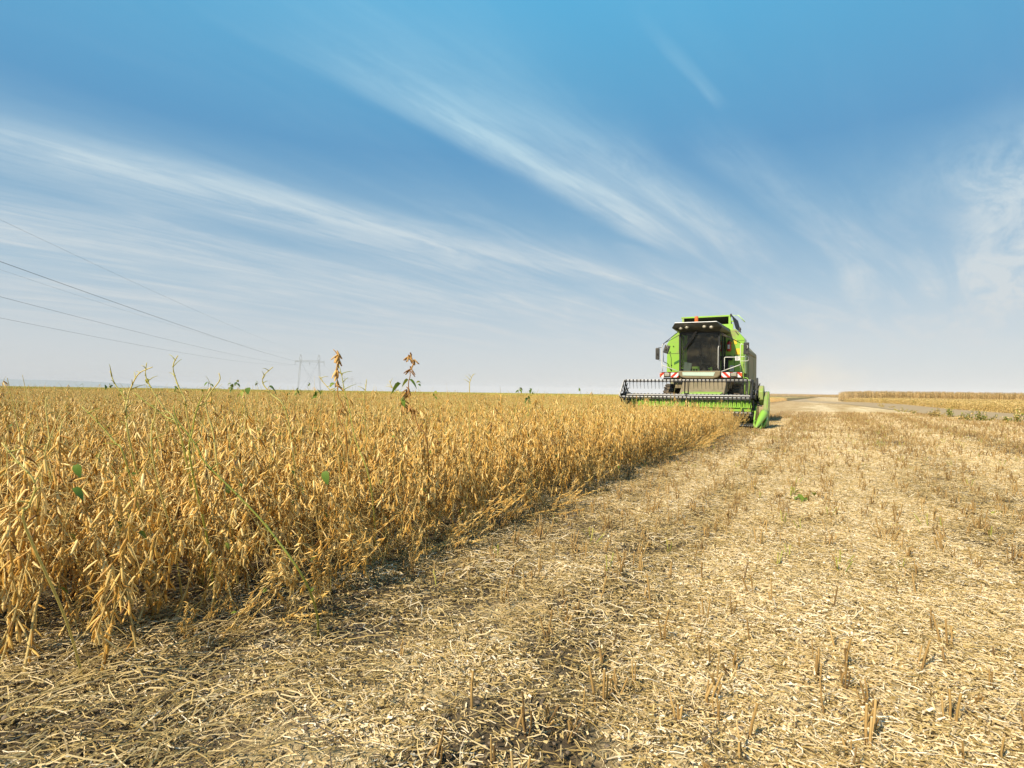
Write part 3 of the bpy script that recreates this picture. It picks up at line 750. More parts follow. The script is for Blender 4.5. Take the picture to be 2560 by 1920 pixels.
# ------------------------------------------------------------------ power line
GAL, T = mat('galvanised_steel'); finish(T, (.36, .38, .39), .7, .1)
CAB, T = mat('conductor'); finish(T, (.14,.16,.17), .6, .2)
LN = np.array([-135.0, 562.0]); LNu = LN / np.linalg.norm(LN); LP = np.array([LNu[1], -LNu[0]])
P1 = np.array([-140.0, 393.0])
pyl = [P1, P1 + LN, P1 + 2 * LN]
def pylon(p, label):
    o = empty('pylon', (p[0], p[1], 0), math.atan2(LP[1], LP[0]))
    tag(o, label, 'pylon', 'pylons of the power line')
    for sx in (-1, 1):
        def leg(b):
            top = np.array([sx * 6.0, 0, 21.2]); bot = np.array([sx * (6.0 + 1.4), 0, 0]); pts = []
            for cx_, cy_ in ((-.45, -.45), (.45, -.45), (.45, .45), (-.45, .45)):
                b.tube([bot + (cx_ * .4, cy_ * .4, 0), (top + bot) / 2 + (cx_, cy_, 0), top + (cx_ * .5, cy_ * .5, 0)], .05, 4)
            n = 16; cor = [(-.4, -.4), (.4, -.4), (.4, .4), (-.4, .4)]
            for i in range(n):
                a = bot + (top - bot) * i / n; c = bot + (top - bot) * (i + 1) / n
                for j in range(4):
                    b.tube([a + (cor[j][0], cor[j][1], 0), c + (cor[(j + 1) % 4][0], cor[(j + 1) % 4][1], 0)], .028, 3)
        one('leg', GAL, leg, o)
        def pk(b):
            b.tube([(sx * 5.6, 0, 21.2), (sx * 5.2, 0, 23.4), (sx * 6.0, 0, 25.8)], .12, 4)
            b.tube([(sx * 6.4, 0, 21.2), (sx * 6.7, 0, 23.4), (sx * 6.0, 0, 25.8)], .12, 4)
            b.tube([(sx * 5.6, 0, 21.2), (sx * 6.7, 0, 23.4)], .07, 3)
        one('peak', GAL, pk, o)
        for sy in (-1, 1):
            one('guy_wire', CAB, lambda b: b.tube([(sx * 6, 0, 21), (-sx * 5.5, sy * 12, 0)], .03, 4), o)
    def arm(b):
        for y in (-.4, .4):
            for z in (20.6, 21.6): b.tube([(-9.7, y, z if abs(z) < 21 else 21.2), (-6, y, z), (6, y, z), (9.7, y, z if z < 21 else 21.2)], .06, 4)
            for i in range(24):
                x = -9.6 + .8 * i; b.tube([(x, y, 20.7 if i % 2 else 21.4), (x + .8, y, 21.4 if i % 2 else 20.7)], .035, 3)
    one('crossarm', GAL, arm, o)
    for x in (-9.5, 0, 9.5):
        def ins(b):
            b.lathe((x, 0, 18.4), 2, [(.05, 0)] + [(r_, h) for k in range(9) for r_, h in ((.16, .2 + k * .22), (.06, .31 + k * .22))] + [(.05, 2.25)], 8)
        one('insulator', GAL, ins, o)
    return o
for p, l in zip(pyl, ('lattice pylon with two legs and one crossarm, nearest of the line', 'smaller grey pylon on the horizon just right of the nearest pylon', 'tiny farthest pylon right beside the tall podded stalk')):
    pylon(p, l)
for off, h, sag, r_, lab in ((-9.5, 18.4, 7.3, .019, 'lowest cable of the power line, running in from the left edge'),
                             (0, 18.4, 6.6, .019, 'middle cable of the three heavy cables of the power line'),
                             (9.5, 18.4, 5.7, .025, 'dark upper heavy cable of the power line, boldest of the five'),
                             (-6.0, 25.8, 8.8, .010, 'thin pale cable ending just below the boldest power cable at the left edge'),
                             (6.0, 25.8, 7.6, .011, 'thin topmost cable of the power line')):
    mb = MB()
    st0 = P1 - LN; nodes = [st0] + pyl
    pts = []
    for a, b_ in zip(nodes[:-1], nodes[1:]):
        for t in np.linspace(0, 1, 60)[(0 if not pts else 1):]:
            q = a + (b_ - a) * t + LP * off
            pts.append((q[0], q[1], h - 4 * sag * t * (1 - t)))
    mb.tube(pts, r_, 5)
    o = mb.build('power_cable', CAB); tag(o, lab, 'power cable', 'cables strung between the pylons')

# ------------------------------------------------------------------ plants
def pod(mb, p, az, pitch, L, R, seeds, tint, rings=8, sides=6, curl=.5):
    """one hanging pod: leaves the node at az/pitch and droops, with bulges over the seeds"""
    t = np.linspace(0, 1, rings)
    pit = pitch - curl * t
    dh = np.cos(pit); dz = np.sin(pit)
    st_ = L / (rings - 1)
    h = np.concatenate([[0], np.cumsum((dh[1:] + dh[:-1]) / 2)]) * st_
    z = np.concatenate([[0], np.cumsum((dz[1:] + dz[:-1]) / 2)]) * st_
    P = np.stack([p[0] + h * math.cos(az), p[1] + h * math.sin(az), p[2] + z], -1)
    r = R * (np.clip(np.sin(np.pi * (.06 + .90 * t)), 0, 1) ** .55) * (1 + .26 * np.cos(2 * np.pi * seeds * (t - .02) + math.pi) * (t > .05) * (t < .95))
    r[0] = R * .16; r[-1] = R * .10
    mb.tube(P, r, sides, 0, tint, cap=False, flat=.66)
def leaf(mb, p, az, pitch, L, W, mi, tint, roll=0.0):
    a = np.array([math.cos(az), math.sin(az), 0]); b = np.array([-a[1] * math.cos(roll), a[0] * math.cos(roll), math.sin(roll)]); v = []
    for k, (u, w) in enumerate(((0, .05), (.25, .8), (.5, 1.0), (.75, .7), (1, .03))):
        q = pitch - .9 * u; c = np.array(p) + a * L * u * math.cos(pitch - .4 * u) + np.array([0, 0, L * u * math.sin(q)])
        v += [c + b * W * w * .5 + (0, 0, .12 * W * w), c, c - b * W * w * .5 + (0, 0, .12 * W * w)]
    f = []
    for k in range(4):
        for j in range(2): f.append((3 * k + j, 3 * k + j + 1, 3 * k + j + 4, 3 * k + j + 3))
    mb.add(v, f, mi, tint)

def gen_plant(seed, H_=.85, hi=True, shoot=0.0, leafy=0.0, lean=(0, 0), podk=1.0):
    """returns (stem MB, [cluster MBs], [leaf MBs]); z=0 is the soil"""
    R_ = random.Random(seed); stem = MB(); clusters = []; leaves = []
    rings, sides = (8, 6) if hi else (5, 4); pk = 1 if hi else .84
    def axis(p0, az, tilt, L, n, z0):
        P = [np.array(p0, float)]; d = tilt
        for i in range(n):
            a = az + R_.uniform(-.9, .9)
            dv = np.array([math.cos(a) * math.sin(d), math.sin(a) * math.sin(d), math.cos(d)])
            dv += np.array([lean[0], lean[1], 0]) * (i / n) * .8; dv /= np.linalg.norm(dv)
            P.append(P[-1] + dv * L / n); d = max(0, d * .85 + R_.uniform(-.05, .08))
        return np.array(P)
    n = int(H_ / .055)
    mainP = axis((0, 0, -.01), R_.uniform(0, 6.3), R_.uniform(.02, .16), H_, n, 0)
    stem.tube(mainP, np.linspace(.0052, .0020, len(mainP)), 5, 0, .5 + .4 * R_.random(), cap=False)
    axes = [(mainP, 2)]
    for k in range(R_.choice((2, 3, 3, 4))):
        i = R_.randint(2, 6); m_ = R_.randint(5, 9)
        bp = axis(mainP[i], R_.uniform(0, 6.3), R_.uniform(.35, .75), m_ * .055, m_, 0)
        stem.tube(bp, np.linspace(.0038, .0016, len(bp)), 4, 0, .5 + .4 * R_.random(), cap=False); axes.append((bp, 2))
    for P, first in axes:
        mb = MB(); cnt = 0
        for i in range(first, len(P)):
            u = i / len(P)
            k = R_.choice((2, 3, 3, 4, 5)) if R_.random() < .92 else 1
            k = max(1, int(k * podk + .5))
            if i == len(P) - 1: k += 1
            base_az = R_.uniform(0, 6.3)
            for j in range(k):
                seeds = R_.choice((2, 3, 3)); L = (.046 if seeds == 2 else .062) * R_.uniform(.85, 1.15)
                az = base_az + R_.gauss(0, .9)
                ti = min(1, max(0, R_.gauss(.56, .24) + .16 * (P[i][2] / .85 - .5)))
                pod(mb, P[i] + (0, 0, R_.uniform(-.024, .024)), az, min(-.25, R_.gauss(-1.15, .28) + .2 * u), L * pk, .0049 * pk * R_.uniform(.85, 1.15), seeds, ti, rings, sides, R_.uniform(0, .4))
            for _ in range(R_.choice((0, 1, 1, 2))):      # bare leaf stalks
                az = R_.uniform(0, 6.3); L = R_.uniform(.06, .16); t = np.linspace(0, 1, 4)
                Q = np.stack([P[i][0] + L * t * math.cos(az) * .8, P[i][1] + L * t * math.sin(az) * .8, P[i][2] + L * (t * R_.uniform(-.2, .7) - .5 * t * t)], -1)
                stem.tube(Q, .0012, 3, 0, R_.uniform(.4, 1), cap=False)
            cnt += 1
            if cnt == 3: clusters.append(mb); mb = MB(); cnt = 0
        if mb.n: clusters.append(mb)
    if shoot:
        for k in range(R_.choice((2, 3, 4))):
            L = R_.uniform(.4, 1.0) * shoot; az = R_.uniform(0, 6.3); t = np.linspace(0, 1, 9); p = mainP[-1 - k * 2]
            bend = R_.uniform(.1, .7)
            Q = np.stack([p[0] + L * bend * t ** 1.7 * math.cos(az), p[1] + L * bend * t ** 1.7 * math.sin(az), p[2] + L * (t - .25 * bend * t ** 3)], -1)
            stem.tube(Q, np.linspace(.0022, .0009, 9), 4, 1, R_.uniform(.6, 1), cap=False)
            for q in range(R_.choice((0, 0, 0, 0, 0, 1))):
                mb = MB(); i_ = R_.randint(3, 8)
                leaf(mb, Q[i_], R_.uniform(0, 6.3), R_.uniform(-.2, .6), R_.uniform(.02, .035), R_.uniform(.015, .022), 2, R_.uniform(.4, 1)); leaves.append(mb)
    if leafy:
        for k in range(R_.choice((1, 2))):
            mb = MB(); i = R_.randint(4, len(mainP) - 1); az = R_.uniform(0, 6.3)
            leaf(mb, mainP[i] + (.04 * math.cos(az), .04 * math.sin(az), 0), az, R_.uniform(-.8, .2), R_.uniform(.04, .065), R_.uniform(.03, .045), 2, R_.uniform(0, .6)); leaves.append(mb)
    return stem, clusters, leaves
PM = [POD, GREEN, LEAF]
SM = [STEM, GREEN, LEAF]
ALLM = [POD, STEM, GREEN, LEAF]
def merge(stem, clusters, leaves):
    out = MB()
    for part, off in ((stem, {0: 1, 1: 2, 2: 3}), *[(c, {0: 0}) for c in clusters], *[(l, {2: 3}) for l in leaves]):
        o = out.n; out.v += part.v; out.t += part.t; out.n += part.n
        out.f += [tuple(i + o for i in q) for q in part.f]; out.m += [off[k] for k in part.m]
    return out
def src(mb, name, mats, smooth=True):
    """a mesh object kept out of the scene, used only as instanced geometry of a stuff object"""
    return mb.build(name, mats, smooth=smooth, link=False)

def scatter(name, pts, rots, scl, idx, sources, label=None, cat=None):
    """ONE stuff object: geometry nodes place SOURCES on its points"""
    me = bpy.data.meshes.new(name); n = len(pts)
    me.vertices.add(n); me.vertices.foreach_set('co', np.asarray(pts, float).reshape(-1))
    a = me.attributes.new('rot', 'FLOAT_VECTOR', 'POINT'); a.data.foreach_set('vector', np.asarray(rots, float).reshape(-1))
    s3 = np.asarray(scl, float); s3 = np.repeat(s3[:, None], 3, 1) if s3.ndim == 1 else s3
    a = me.attributes.new('scl', 'FLOAT_VECTOR', 'POINT'); a.data.foreach_set('vector', s3.reshape(-1))
    a = me.attributes.new('idx', 'INT', 'POINT'); a.data.foreach_set('value', np.asarray(idx, np.int32))
    o = bpy.data.objects.new(name, me); COL.objects.link(o)
    g = bpy.data.node_groups.new(name, 'GeometryNodeTree')
    g.interface.new_socket('Geometry', in_out='INPUT', socket_type='NodeSocketGeometry')
    g.interface.new_socket('Geometry', in_out='OUTPUT', socket_type='NodeSocketGeometry')
    N = g.nodes.new; gi = N('NodeGroupInput'); go = N('NodeGroupOutput'); J = N('GeometryNodeJoinGeometry')
    for s_ in reversed(sources):     # join geometry puts the last link first
        oi = N('GeometryNodeObjectInfo'); oi.inputs['Object'].default_value = s_
        gti = N('GeometryNodeGeometryToInstance'); g.links.new(oi.outputs['Geometry'], gti.inputs[0]); g.links.new(gti.outputs[0], J.inputs[0])
    iop = N('GeometryNodeInstanceOnPoints'); iop.inputs['Pick Instance'].default_value = True
    def na(nm, ty):
        q = N('GeometryNodeInputNamedAttribute'); q.data_type = ty; q.inputs['Name'].default_value = nm; return q.outputs['Attribute']
    g.links.new(gi.outputs[0], iop.inputs['Points']); g.links.new(J.outputs[0], iop.inputs['Instance'])
    g.links.new(na('idx', 'INT'), iop.inputs['Instance Index'])
    e2r = N('FunctionNodeEulerToRotation'); g.links.new(na('rot', 'FLOAT_VECTOR'), e2r.inputs[0]); g.links.new(e2r.outputs[0], iop.inputs['Rotation'])
    g.links.new(na('scl', 'FLOAT_VECTOR'), iop.inputs['Scale']); g.links.new(iop.outputs[0], go.inputs[0])
    md = o.modifiers.new('scatter', 'NODES'); md.node_group = g
    tag(o, label, cat, None, 'stuff'); return o

def place_px(px, py, dist):
    """point on the sight line of a photo pixel, at a forward distance in metres: a measured position in the field"""
    q = fw + cr * (px - 1280) / FOC + cu * (960 - py) / FOC
    return CAMP + q * dist
rng = np.random.RandomState(11)
def jitter_grid(x0, x1, y0, y1, step):
    gx_, gy_ = np.meshgrid(np.arange(x0, x1, step), np.arange(y0, y1, step))
    x = gx_.ravel() + rng.uniform(-.5, .5, gx_.size) * step; y = gy_.ravel() + rng.uniform(-.5, .5, gx_.size) * step
    return x, y

# ---- standing soybeans
def spec(k): return dict(seed=100 + k, H_=.80 + .035 * (k % 4), shoot=(.10, .07, .24, .09, .16, .08, .1, .26, .07, .14)[k], leafy=(0, 0, 0, 0, 0, 0, 1, 0, 0, 0)[k])
HI = [gen_plant(**spec(k)) for k in range(10)]
MERGED = [src(merge(*p), 'soybean_source', ALLM) for p in HI]
LOW = [src(merge(*gen_plant(hi=False, **spec(k))), 'soybean_source', ALLM) for k in range(10)]
x, y = jitter_grid(-15, 14, 1.7, 15, .168)
ok = in_crop(x, y) & in_view(x, y, 1.1)
x, y = x[ok], y[ok]
vis = in_view(x, y, .05)
d = np.hypot(x, y) - .25 * (cs(x, y)[0] > CUT - .5) + 100 * (~vis)
order = np.argsort(d); x, y, d = x[order], y[order], d[order]
def lean_of(x, y):
    """plants near the camera's left edge are lodged towards the lower left"""
    k = np.clip(1.4 - np.hypot(x + 2.2, y - 2.6) / 1.6, 0, 1)
    return k
NI, NP = 300, 110
var = rng.randint(0, 10, len(x)); yaw = rng.uniform(0, 6.283, len(x)); sc_ = rng.uniform(.84, 1.12, len(x)) * (1 + .22 * (rng.rand(len(x)) < .03))
lt = lean_of(x, y) * .38
rotE = np.stack([rng.normal(0, .07, len(x)) + lt * .3, rng.normal(0, .07, len(x)) + lt, yaw], -1)
# parts shared by all copies
PARTS = []
for k, (st_, cl, lv) in enumerate(HI):
    ms = [('stem', st_.mesh('stem', SM, True))] + [('pod_cluster', c.mesh('pod_cluster', PM, True)) for c in cl] + [('leaf', l.mesh('leaf', PM, True)) for l in lv]
    PARTS.append(ms)
MM = [o.data for o in MERGED]
sc_ = sc_ * (1 + .14 * np.clip((4.2 - np.hypot(x, y)) / 1.6, 0, 1))
LAB = 'dry golden soybean plant hung with ripe pods, nearest part of the standing crop'
for i in range(NI):
    z = float(gz(x[i], y[i])) - .01; k = var[i]
    if i < NP:
        o = empty('soybean_plant', (x[i], y[i], z))
        for nm, me in PARTS[k]:
            c = bpy.data.objects.new(nm, me); COL.objects.link(c); c.parent = o
    else:
        o = bpy.data.objects.new('soybean_plant', MM[k]); COL.objects.link(o); o.location = (x[i], y[i], z)
    o.rotation_mode = 'XYZ'; o.rotation_euler = tuple(rotE[i]); o.scale = (sc_[i],) * 3
    tag(o, LAB, 'soybean plant', 'soybean plants at the near edge of the standing crop')
x, y, var, rotE, sc_ = x[NI:], y[NI:], var[NI:], rotE[NI:], sc_[NI:]
P_, R3, S_, I_ = [np.stack([x, y, gz(x, y) - .01], -1)], [rotE], [sc_], [var]
x, y = jitter_grid(-44, 24, 15, 44, .235)
ok = in_crop(x, y) & in_view(x, y, 1.5); x, y = x[ok], y[ok]
c_, s_ = cs(x, y); ln_ = .5 * sst(s_, 20.2, 21.4) * (c_ > -7)
P_.append(np.stack([x, y, gz(x, y) - .01], -1)); R3.append(np.stack([rng.normal(0, .07, len(x)) - ln_ * .88, rng.normal(0, .07, len(x)) + ln_ * .48, rng.uniform(0, 6.28, len(x))], -1))
S_.append(rng.uniform(.88, 1.12, len(x)) * (1 - .13 * sst(s_, 16, 20) * (s_ < 23)) * (1 + .25 * (rng.rand(len(x)) < .04))); I_.append(rng.randint(10, 20, len(x)))
# far field: patches of many simplified plants
# stems knocked over along the cut edge, tips towards the stubble
n_ = 110; s__ = rng.uniform(1.6, 20, n_) ** 1.0; c__ = CUT + rng.uniform(-.25, .12, n_); xk, yk = xy(c__, s__); ok = in_view(xk, yk, .5) & (yk > 2.2); xk, yk = xk[ok], yk[ok]
P_.append(np.stack([xk, yk, gz(xk, yk) + .01], -1)); tip = rng.uniform(.7, 1.45, len(xk)); da = rng.normal(-TH, .8, len(xk))
R3.append(np.stack([-tip * np.sin(da) * .6, tip * np.cos(da), rng.uniform(-.4, .4, len(xk))], -1)); S_.append(rng.uniform(.35, .8, len(xk))); I_.append(rng.randint(0, 20, len(xk)))
def far_patch(seed, size=1.5, n=42):
    R_ = random.Random(seed); mb = MB()
    for i in range(n):
        px, py = R_.uniform(-size / 2, size / 2), R_.uniform(-size / 2, size / 2); h = R_.uniform(.74, .92)
        mb.tube([(px, py, .2), (px + R_.uniform(-.05, .05), py, h)], [.006, .003], 3, 1, .5, cap=False)
        for j in range(15):
            z = R_.uniform(.25, h); a = R_.uniform(0, 6.28); r_ = R_.uniform(.01, .10)
            q = np.array([px + r_ * math.cos(a), py + r_ * math.sin(a), z]); e = np.array([math.cos(a), math.sin(a), -1.6]) * .035; w = np.array([-math.sin(a), math.cos(a), 0]) * .012
            mb.add([q - e, q + w, q + e, q - w], [(0, 1, 2, 3)], 0, min(1, max(0, R_.gauss(.55, .18))))
        if R_.random() < .6: mb.tube([(px, py, h - .05), (px + R_.uniform(-.06, .06), py + R_.uniform(-.06, .06), h + R_.uniform(.05, .22))], [.004, .002], 3, 2, .6, cap=False)
        if R_.random() < .06: leaf(mb, (px, py, h), a, .2, .07, .05, 3, .3)
    return mb
FP = [src(far_patch(300 + k), 'soybean_source', ALLM, False) for k in range(5)]
x, y = jitter_grid(-135, 60, 44, 125, 1.05)
ok = in_crop(x, y) & in_view(x, y, 3); x, y = x[ok], y[ok]
P_.append(np.stack([x, y, x * 0], -1)); R3.append(np.stack([x * 0, x * 0, rng.uniform(0, 6.28, len(x))], -1)); S_.append(rng.uniform(.92, 1.12, len(x))); I_.append(rng.randint(20, 25, len(x)))
# leafy tips of regrowth breaking the skyline of the crop
for i_ in range(34):
    R_ = random.Random(1300 + i_); dist = R_.uniform(4.5, 13); px = R_.uniform(20, 1500)
    hx_ = px * .0135 + 965; top = place_px(px, hx_ - R_.uniform(-10, 26), dist)
    if not in_crop(np.array([top[0]]), np.array([top[1]]))[0]: continue
    o = empty('leafy_shoot', (top[0], top[1], 0.0)); tag(o, 'small shoot with green leaves just breaking the far skyline of the crop', 'leafy shoot', 'small leafy shoots on the skyline of the crop')
    H0 = top[2]; t = np.linspace(0, 1, 10); b_ = R_.uniform(-.12, .12); b2 = R_.uniform(-.05, .05)
    Q = np.stack([b_ * t ** 2 + .01 * np.sin(9 * t), b2 * t, H0 * t], -1)
    mb = MB(); mb.tube(Q, np.linspace(.005, .0018, 10), 5, 0, R_.uniform(.3, .9)); mb.build('stem', [GREEN], o, True)
    for q in range(R_.choice((1, 2, 3, 5))):
        mb = MB(); leaf(mb, Q[9] - np.array([0, 0, .02 * q]), R_.uniform(0, 6.28), R_.uniform(-.6, .5), R_.uniform(.04, .075), R_.uniform(.03, .05), 0, R_.uniform(.1, .9), R_.uniform(-.9, .9)); mb.build('leaf', [LEAF], o, True)
scatter('soybean_crop', np.concatenate(P_), np.concatenate(R3), np.concatenate(S_), np.concatenate(I_), (MERGED + LOW + FP)[::1])

# beyond that the crop closes into one surface of plant tops
FM, T = mat('far_crop_mat')
pos = T.n('ShaderNodeNewGeometry').outputs['Position']
nf = T.noise(pos, 1.1, 5, .75); nf2 = T.noise(pos, .06, 3, .6)
finish(T, T.ramp(T.m('ADD', T.m('MULTIPLY', nf, .8), T.m('MULTIPLY', nf2, .2)), [(.3, (.20, .15, .03)), (.5, (.38, .29, .07)), (.7, (.54, .43, .14))]), .8, bump=nf, bs=1.0, bd=.3, spec=.1)
mb = MB()
yv = np.concatenate([np.linspace(118, 400, 180), np.geomspace(405, 5600, 90)]); nu = 320
uu = np.linspace(0, 1, nu)
cst = -8.0
rows = []
for yy_ in yv:
    x1_ = (cst + EY[0] * 0 + yy_ * math.sin(TH)) / math.cos(TH); x0_ = -1.02 * yy_ - 10
    xs_ = x0_ + (x1_ - x0_) * uu
    zt = .82 + (fbm(xs_ * .9, xs_ * 0 + yy_ * .9, 3) - .5) * .30
    rows.append(np.stack([xs_, xs_ * 0 + yy_, zt], -1))
ny_ = len(yv); v = np.concatenate(rows)
f = [(j * nu + i, j * nu + i + 1, (j + 1) * nu + i + 1, (j + 1) * nu + i) for j in range(ny_ - 1) for i in range(nu - 1)]
e0 = v[np.arange(ny_) * nu + nu - 1].copy(); e0[:, 2] = 0; fr0 = v[:nu].copy(); fr0[:, 2] = 0
mb.add(np.concatenate([v, e0, fr0]), f + [(j * nu + nu - 1, ny_ * nu + j, ny_ * nu + j + 1, (j + 1) * nu + nu - 1) for j in range(ny_ - 1)] +
       [(i, ny_ * nu + ny_ + i, ny_ * nu + ny_ + i + 1, i + 1) for i in range(nu - 1)])
tag(mb.build('far_soybean_crop', FM), kind='stuff')

# ---- tall single stems above the crop
def tall(name, pix, dist, r0, r1, mats, tint, label, cat, group=None):
    """thin stem through measured points, rooted in the soil"""
    P = [place_px(a, b, dist) for a, b in pix]
    root = np.array([P[-1][0] - .05, P[-1][1] + .35, 0.0])
    o = empty(name, tuple(root)); tag(o, label, cat, group)
    Q = np.array(P + [P[-1] * .45 + root * .55 + (.02, 0, 0), root]) - root
    t = np.linspace(0, 1, len(Q)); tt = np.linspace(0, 1, 26)
    def cr_(v):      # Catmull-Rom through the points
        out = []; n = len(v)
        for u in tt:
            s = u * (n - 1); i = min(int(s), n - 2); f_ = s - i
            p0, p1, p2, p3 = v[max(i - 1, 0)], v[i], v[i + 1], v[min(i + 2, n - 1)]
            out.append(.5 * (2 * p1 + (p2 - p0) * f_ + (2 * p0 - 5 * p1 + 4 * p2 - p3) * f_ ** 2 + (3 * p1 - p0 - 3 * p2 + p3) * f_ ** 3))
        return np.array(out)
    C_ = cr_(Q)
    mb = MB(); mb.tube(C_, np.linspace(r0, r1, len(C_)), 6, 0, tint)
    if name == 'bean_shoot':       # leaf scars and short side stalks at the nodes
        R_ = random.Random(int(pix[0][0] * 7))
        for q in range(2, 17, 2):
            if R_.random() < .75:
                a_ = R_.uniform(0, 6.28); L_ = R_.uniform(.012, .07); d_ = np.array([math.cos(a_), math.sin(a_), R_.uniform(-.1, .9)]) * L_
                mb.tube([C_[q], C_[q] + d_ * .6 + (0, 0, .004), C_[q] + d_], [.0028, .0016, .0010], 4, 0, tint - .2)
                mb.tube([C_[q] - (C_[q + 1] - C_[q]) * .06, C_[q] + (C_[q + 1] - C_[q]) * .06], (r0 + r1) / 2 * 1.25, 6, 0, tint - .3)
    s = mb.build('stem', mats, o, True)
    return o, root, C_
Z5 = lambda a, b: (700 + a / 4.424, 850 + b / 4.424)
Z4 = lambda a, b: (a / 2.44, 820 + b / 2.44)
RB = plant_mat('brown_pod_mat', [(0, (.22, .10, .03)), (.5, (.48, .26, .065)), (1, (.72, .48, .18))], .5)
o, root, C_ = tall('soybean_stalk', [Z5(590, 105), Z5(635, 165), Z5(632, 290), Z5(622, 390), Z5(640, 480), Z5(640, 620), Z5(695, 720), Z5(650, 860), Z5(700, 980), Z5(730, 1100)], 3.6, .0026, .0058, [RB], .25,
              'tallest brown soybean stalk with a thick bunch of pods at its top', 'soybean stalk')
def podbunch(o, root, items, dist, mats=None, L=.062, tint=.6):
    for (a, b), n_, spread in items:
        p = place_px(*Z5(a, b), dist) - root; mb = MB(); R_ = random.Random(int(a))
        for j in range(n_):
            az = R_.uniform(0, 6.28); pod(mb, p + (0, 0, R_.uniform(-.02, .03)), az, R_.uniform(-1.3, -.5) * spread, L * R_.uniform(.8, 1.15), .0068, 3, min(1, max(0, R_.gauss(tint, .18))), 9, 7, .2)
        mb.build('pod_cluster', [mats or RB], o, True)
podbunch(o, root, [((630, 165), 9, 1), ((645, 200), 8, 1), ((632, 320), 5, .9), ((622, 370), 5, .8), ((635, 480), 5, 1), ((700, 720), 3, 1), ((650, 800), 4, 1)], 3.6)
o, root, C_ = tall('soybean_stalk', [Z5(1440, 155), Z5(1465, 220), Z5(1490, 260), Z5(1440, 320), Z5(1440, 400), Z5(1420, 470), Z5(1420, 560), Z5(1370, 690), Z5(1480, 800), Z5(1530, 970), Z5(1625, 1105)], 4.0, .0022, .0055, [RB], .2,
              'tall soybean stalk with green leaves halfway up and small pods on top', 'soybean stalk')
podbunch(o, root, [((1440, 165), 8, 1), ((1420, 190), 5, .8), ((1480, 250), 4, 1), ((1440, 320), 5, .7), ((1395, 560), 7, 1), ((1425, 575), 6, 1), ((1370, 700), 7, .8), ((1430, 740), 6, 1), ((1480, 800), 4, 1)], 4.0, tint=.35, L=.055)
for (a, b, az, pt, L, W, ti) in ((1335, 480, 3.3, -.3, .085, .05, .3), (1420, 440, 3.4, -.3, .06, .04, .75), (1430, 435, .1, -.35, .075, .03, .35), (1505, 480, .9, .9, .06, .014, .9), (1335, 640, -.6, -.5, .07, .05, .7), (1360, 650, -1.6, -1.3, .07, .03, .3)):
    mb = MB(); p = place_px(*Z5(a, b), 4.0) - root; leaf(mb, p, az, pt, L, W, 0, ti, 1.0); mb.build('leaf', [LEAF], o, True)
